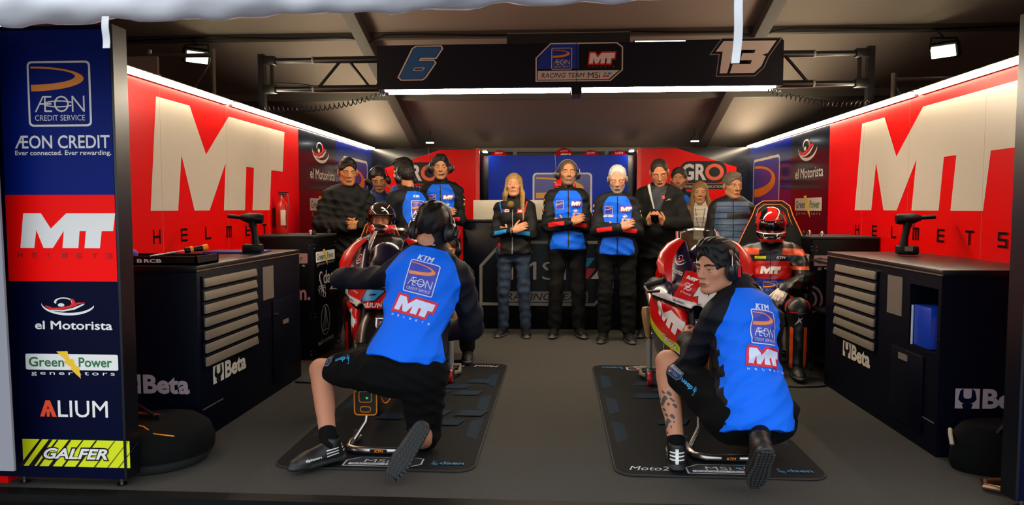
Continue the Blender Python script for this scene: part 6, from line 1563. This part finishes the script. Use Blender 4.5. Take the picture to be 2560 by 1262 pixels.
# ============================================================ riders and their chairs
def pit_chair(X, Y, rz, lb):
    t = thing('pit_chair', lb, 'chair', (X, Y, 0), rz, 'racing style chairs')
    CH = M('chair_black', '050505', .6, spec=.2, bump=.1, bscale=80)
    V, Q = surf([Box((0, .02, .40), (.26, .25, .055), rd=.05), Cone((-.25, .24, .42), (-.25, -.18, .42), .05, .05), Cone((.25, .24, .42), (.25, -.18, .42), .05, .05)], .012, .03); mesh_obj('seat', V, Q, CH, t)
    b = lambda x, z: (x, -.20 - .16 * (z - .45), z)
    out = [(-.22, .46), (-.27, .62), (-.27, .86), (-.27, 1.0), (-.22, 1.12), (-.165, 1.24), (-.14, 1.32), (-.08, 1.365), (.08, 1.365), (.14, 1.32), (.165, 1.24), (.22, 1.12), (.27, 1.0), (.27, .86), (.27, .62), (.22, .46)]
    mb = MB(); n = len(out); mb.rings([[Vector(b(x * k, .9 + (z - .9) * k)) + Vector((0, d + .09 * (abs(x) / .3) ** 2 * (d > 0), 0)) for x, z in out] for k, d in ((.94, -.05), (1, -.03), (1, .03), (.94, .05))], CH); mb.build('backrest', t)
    OR2 = M('chair_orange', 'e06a14', .5)
    MB().tube([Vector(b(x, z)) + Vector((0, .045 + .09 * (abs(x) / .3) ** 2, 0)) for x, z in out], .0045, OR2, 8).tube([Vector(b(x * .84, .9 + (z - .9) * .93)) + Vector((0, .055 + .06 * (abs(x) / .3) ** 2, 0)) for x, z in out], .0035, OR2, 8).build('orange_piping', t)
    MB().cyl((0, 0, .08), (0, 0, .36), .03, BLACK).build('gas_post', t)
    for i in range(5):
        a = R(72 * i + 18); e = Vector((.29 * math.cos(a), .29 * math.sin(a), .05)); MB().cyl((0, 0, .10), e, .024, BLACK, .016).cyl(e - Vector((0, .012, .02)), e + Vector((0, .012, -.02)), .03, BLK2).build('leg', t)
    for s in (-1, 1): MB().tube([(s * .25, -.1, .42), (s * .275, -.08, .58), (s * .275, .10, .59)], .02, BLACK, 8).build('armrest', t)
    return t
SUIT_R = M('leather_suit_right', '101012', .38, coat=.1, bump=.08, bscale=60, paint=(('navy', '0c2c90'), ('red', 'c81410'), ('sky', 'e0501c')))
SUIT_L = M('leather_suit_left', '0b090a', .38, coat=.1, bump=.08, bscale=60, paint=(('navy', '2a0608'), ('red', 'a81012'), ('sky', 'a81012')))
HELM = M('helmet_red', 'c8140c', .12, coat=.8, paint=(('black', '070708'), ('white', 'd8d0cc')))
HELM2 = M('helmet_black', '120608', .12, coat=.8, paint=(('red', 'c8140c'), ('white', 'd8d0cc')))
VIS = M('visor_glossy', '0a0608', .06, coat=1); GLOVE = M('glove_white', 'cfc4b8', .6, paint=(('black', '1a1a1a'),))
def suit_paint(right):
    def f(s, V):
        tor, arms = s.jp; x, y, z = s.tc(V); dt_, da = mind([p for p in tor if p.tag == 'torso'], V), mind(arms, V); L_ = s.L
        inn = np.minimum(da - dt_ + .012, .165 - np.abs(x))
        if right: nav = np.minimum(inn, .42 - z); red = np.minimum(inn, np.minimum(z - .42, .73 - z)); sky = np.maximum(np.minimum(.06 - np.abs(z - .90), np.abs(x) - .09) * np.where(y > -.02, 1, -1), np.where(da < dt_, .03 - np.abs(z - .62), -1))
        else: nav = -np.ones(len(V)); red = np.minimum(inn, np.minimum(z - .30, .58 - z)); sky = np.where(da < dt_, .012 - np.abs(np.abs(x) - .26), -1)
        return {'navy': nav, 'red': red, 'sky': sky}
    return f
def leg_paint(s, V):
    J = s.J; k = np.minimum(np.linalg.norm(V - J['knL'], axis=1), np.linalg.norm(V - J['knR'], axis=1)); z = V[:, 2]
    up = np.min([np.abs(V[:, 0] - J['kn' + q][0]) for q in 'LR'], 0)
    return {'navy': -np.ones(len(V)), 'red': np.where(k < .13, np.minimum(.007 - np.abs(k - .10), z - J['knL'][2] + .02), -1), 'sky': np.where(k > .15, .012 - np.abs(up - .05), -1) * np.where(V[:, 1] > .12, 1, -1)}
def helmet(p, c, Rm, mat, closed, s=1.0, key='black'):
    w_ = lambda x, y, z: v3(c) + Rm @ (v3((x, y, z)) * s); e = lambda q, r: Ell(w_(*q), v3(r) * s, Rm)
    A = [e((0, -.016, .030), (.124, .150, .132)), e((0, .055, -.075), (.088, .092, .062)), Cone(w_(-.085, -.02, -.07), w_(-.05, .09, -.085), .036 * s, .034 * s), Cone(w_(.085, -.02, -.07), w_(.05, .09, -.085), .036 * s, .034 * s), Cone(w_(0, -.12, .06), w_(0, -.165, .03), .05 * s, .02 * s)]
    V, Q = surf(A, .0055, .04, [Box(w_(0, .16, .012), v3((.098, .13, .046)) * s, Rm, .03), e((0, -.010, -.01), (.100, .120, .115)), e((0, -.02, -.12), (.092, .115, .07))], [(w_(0, 0, -.130), Rm @ v3((0, .15, -1)))], ks=.006)
    q = (V - v3(c)) @ Rm / s; x, y, z = q.T
    if key == 'black': at_ = {'black': np.maximum(np.minimum(-.035 - z, np.minimum(z + .085, y + .2)) , np.minimum(.020 - np.abs(np.abs(x) - .075 + .3 * (z - .08)), z - .06)), 'white': np.minimum(.004 - np.abs(z + .04), y)}
    else: at_ = {'red': np.minimum(np.minimum(-.040 - z, .125 + z), np.abs(x) - .045), 'white': np.minimum(.003 - np.abs(np.abs(x) - .045 - .4 * (z - .06)), z - .07)}
    o = mesh_obj('helmet', V, Q, mat, p, attrs=at_)
    vis = [e((0, -.012, .024), (.1195, .147, .118))]
    if closed:
        V, Q = surf(vis, .006, .02, [], [(w_(0, .02, 0), Rm @ v3((0, -1, 0))), (w_(0, 0, .070), Rm @ v3((0, 0, 1))), (w_(0, 0, -.040), Rm @ v3((0, 0, -1)))]); mesh_obj('visor', V, Q, VIS, o)
    else:
        V, Q = surf([e((0, -.012, .026), (.1285, .155, .136))], .006, .02, [e((0, -.012, .026), (.117, .143, .124))], [(w_(0, .03, 0), Rm @ v3((0, -1, 0))), (w_(0, 0, .145), Rm @ v3((0, .5, 1))), (w_(0, 0, .040), Rm @ v3((0, 0, -1)))]); mesh_obj('visor', V, Q, VIS, o)
    for sx in (-1, 1): MB().cyl(w_(sx * .118, .01, .02), w_(sx * .130, .01, .02), .022 * s, BLACK).build('visor_pivot', o)
    hb = bvh_of(np.array([v.co for v in o.data.vertices]), [tuple(p_.vertices) for p_ in o.data.polygons])
    proj('lettering', [TC('MT', -.05, -.008, .03, .016, WHITE, .04, .2), TC('MT', .05, -.008, .03, .016, WHITE, .04, .2)], w_(0, .12, -.078), Rm @ v3((-1, 0, 0)), Rm @ v3((0, 0, 1)), o, hb, .012)
    return o
def seated(**ov):
    J = dict(pel=(0, 0, .52), chest=(0, 0, .8), neck=(0, -.05, 1.03), hd=(0, .0, 1.195), shR=(.185, -.04, .965), shL=(-.185, -.04, .965), elR=(.275, .10, .74), elL=(-.275, .10, .74), wrR=(.14, .28, .665), wrL=(-.10, .30, .655),
             hipR=(.095, .03, .50), hipL=(-.095, .03, .50), knR=(.23, .46, .53), knL=(-.21, .46, .53), anR=(.22, .46, .10), anL=(-.20, .46, .10), toeR=(.25, .66, .03), toeL=(-.23, .66, .03)); J.update(ov)
    return {k_: v3(v) for k_, v in J.items()}
GH = {'R': dict(D=(-.35, .80, -.45), N=(-.3, -.2, -.9), curl=(30, 40, 25)), 'L': dict(D=(.35, .80, -.45), N=(.3, -.2, -.9), curl=(30, 40, 25))}
def rider(X, Y, rz, lb, right, J, Rh, gaze=(0, 0)):
    s = Person(lb, (X, Y, 0), rz, J, near=False)
    s.head(skin('rider' + str(right), 'a86c48'), Rh, None, hands=None, gaze=gaze)
    s.jacket(SUIT_R if right else SUIT_L, suit_paint(right), name='suit_top', g=.030, hem=-.12, folds=.004, collar=.03, sleeve=.95, h=.0075)
    s.trousers(SUIT_R if right else SUIT_L, name='suit_legs', g=.022, folds=.004, paint=leg_paint, h=.009)
    for sd in 'LR': s.shoe(sd, name='boot'); A = hand_prims(J['wr' + sd], right=(sd == 'R'), g=.004, s=1.05, **GH[sd]) + [Cone(J['wr' + sd] + (J['el' + sd] - J['wr' + sd]) * .30, J['wr' + sd], .052, .040, k=.015)]; V, Q = surf(A, .0045, .01); mesh_obj('glove', V, Q, GLOVE if right else M('glove_black', '121012', .6), s.e, attrs={'black': np.sin(V @ v3((60, 40, 90))) - .96})
    helmet(s.e, J['hd'], Rh, HELM if right else HELM2, right, 1.0, 'black' if right else 'red')
    return s
rzR = R(180) - math.atan2(1.75, 6.05)
RD1 = rider(1.77, 6.10, rzR, 'seated rider with red helmet, dark closed visor and white gloves', True, seated(neck=(0, -.04, .985), hd=(0, .02, 1.15), shR=(.185, -.03, .925), shL=(-.185, -.03, .925)), rot(4, -6))
pr(RD1, 'badge', xf([P(MTP, WHITE)], -.08, -.03, .056, .062), 0, .57); pr(RD1, 'badge', xf(aeon(M('suit_blue', '0c2c90', .5), M('suit_pale', '9aa4d0', .5)), -.055, -.06, .115, .115), 0, .26)
pr(RD1, 'lettering', [TC('ÆON CREDIT', 0, 0, .13, .02, WHITE, .02)], 0, .085); pr(RD1, 'lettering', [RR(-.045, -.010, .045, .012, .003, LIME)], .08, .79); pr(RD1, 'lettering', xf(ktm(WHITE), -.035, -.008, .032, .026), -.08, .79); pr(RD1, 'zip', [stroke([(0, -.26), (0, .22)], .006, BLACK)], 0, .5)
for sd in 'LR': proj('badge', xf(star(WHITE), -.03, -.03, .05, .07), RD1.J['kn' + sd] + v3((0, .04, -.09)), (-1, 0, 0), (0, 0, 1), RD1.to, RD1.tb, .015)
pit_chair(1.79, 6.14, rzR, 'black racing chair with orange piping under the rider in white gloves')
rzL = R(180) + math.atan2(1.5, 6.2)
RD2 = rider(-1.54, 6.22, rzL, 'seated rider in black suit and raised visor helmet behind the left motorcycle', False, seated(), rot(-6, 2), gaze=(0, 8))
for x, z, L in ((.09, .80, xf(motorista(WHITE), -.03, -.02, .05, .04)), (-.09, .80, xf(ktm(WHITE), -.03, -.01, .03, .025)), (.0, .68, [TC('ALIUM', 0, 0, .07, .018, WHITE, .02)])): pr(RD2, 'lettering', L, x, z)
pit_chair(-1.56, 6.26, rzL, 'black racing chair with orange piping under the rider in black').scale = (.95, .95, .87)
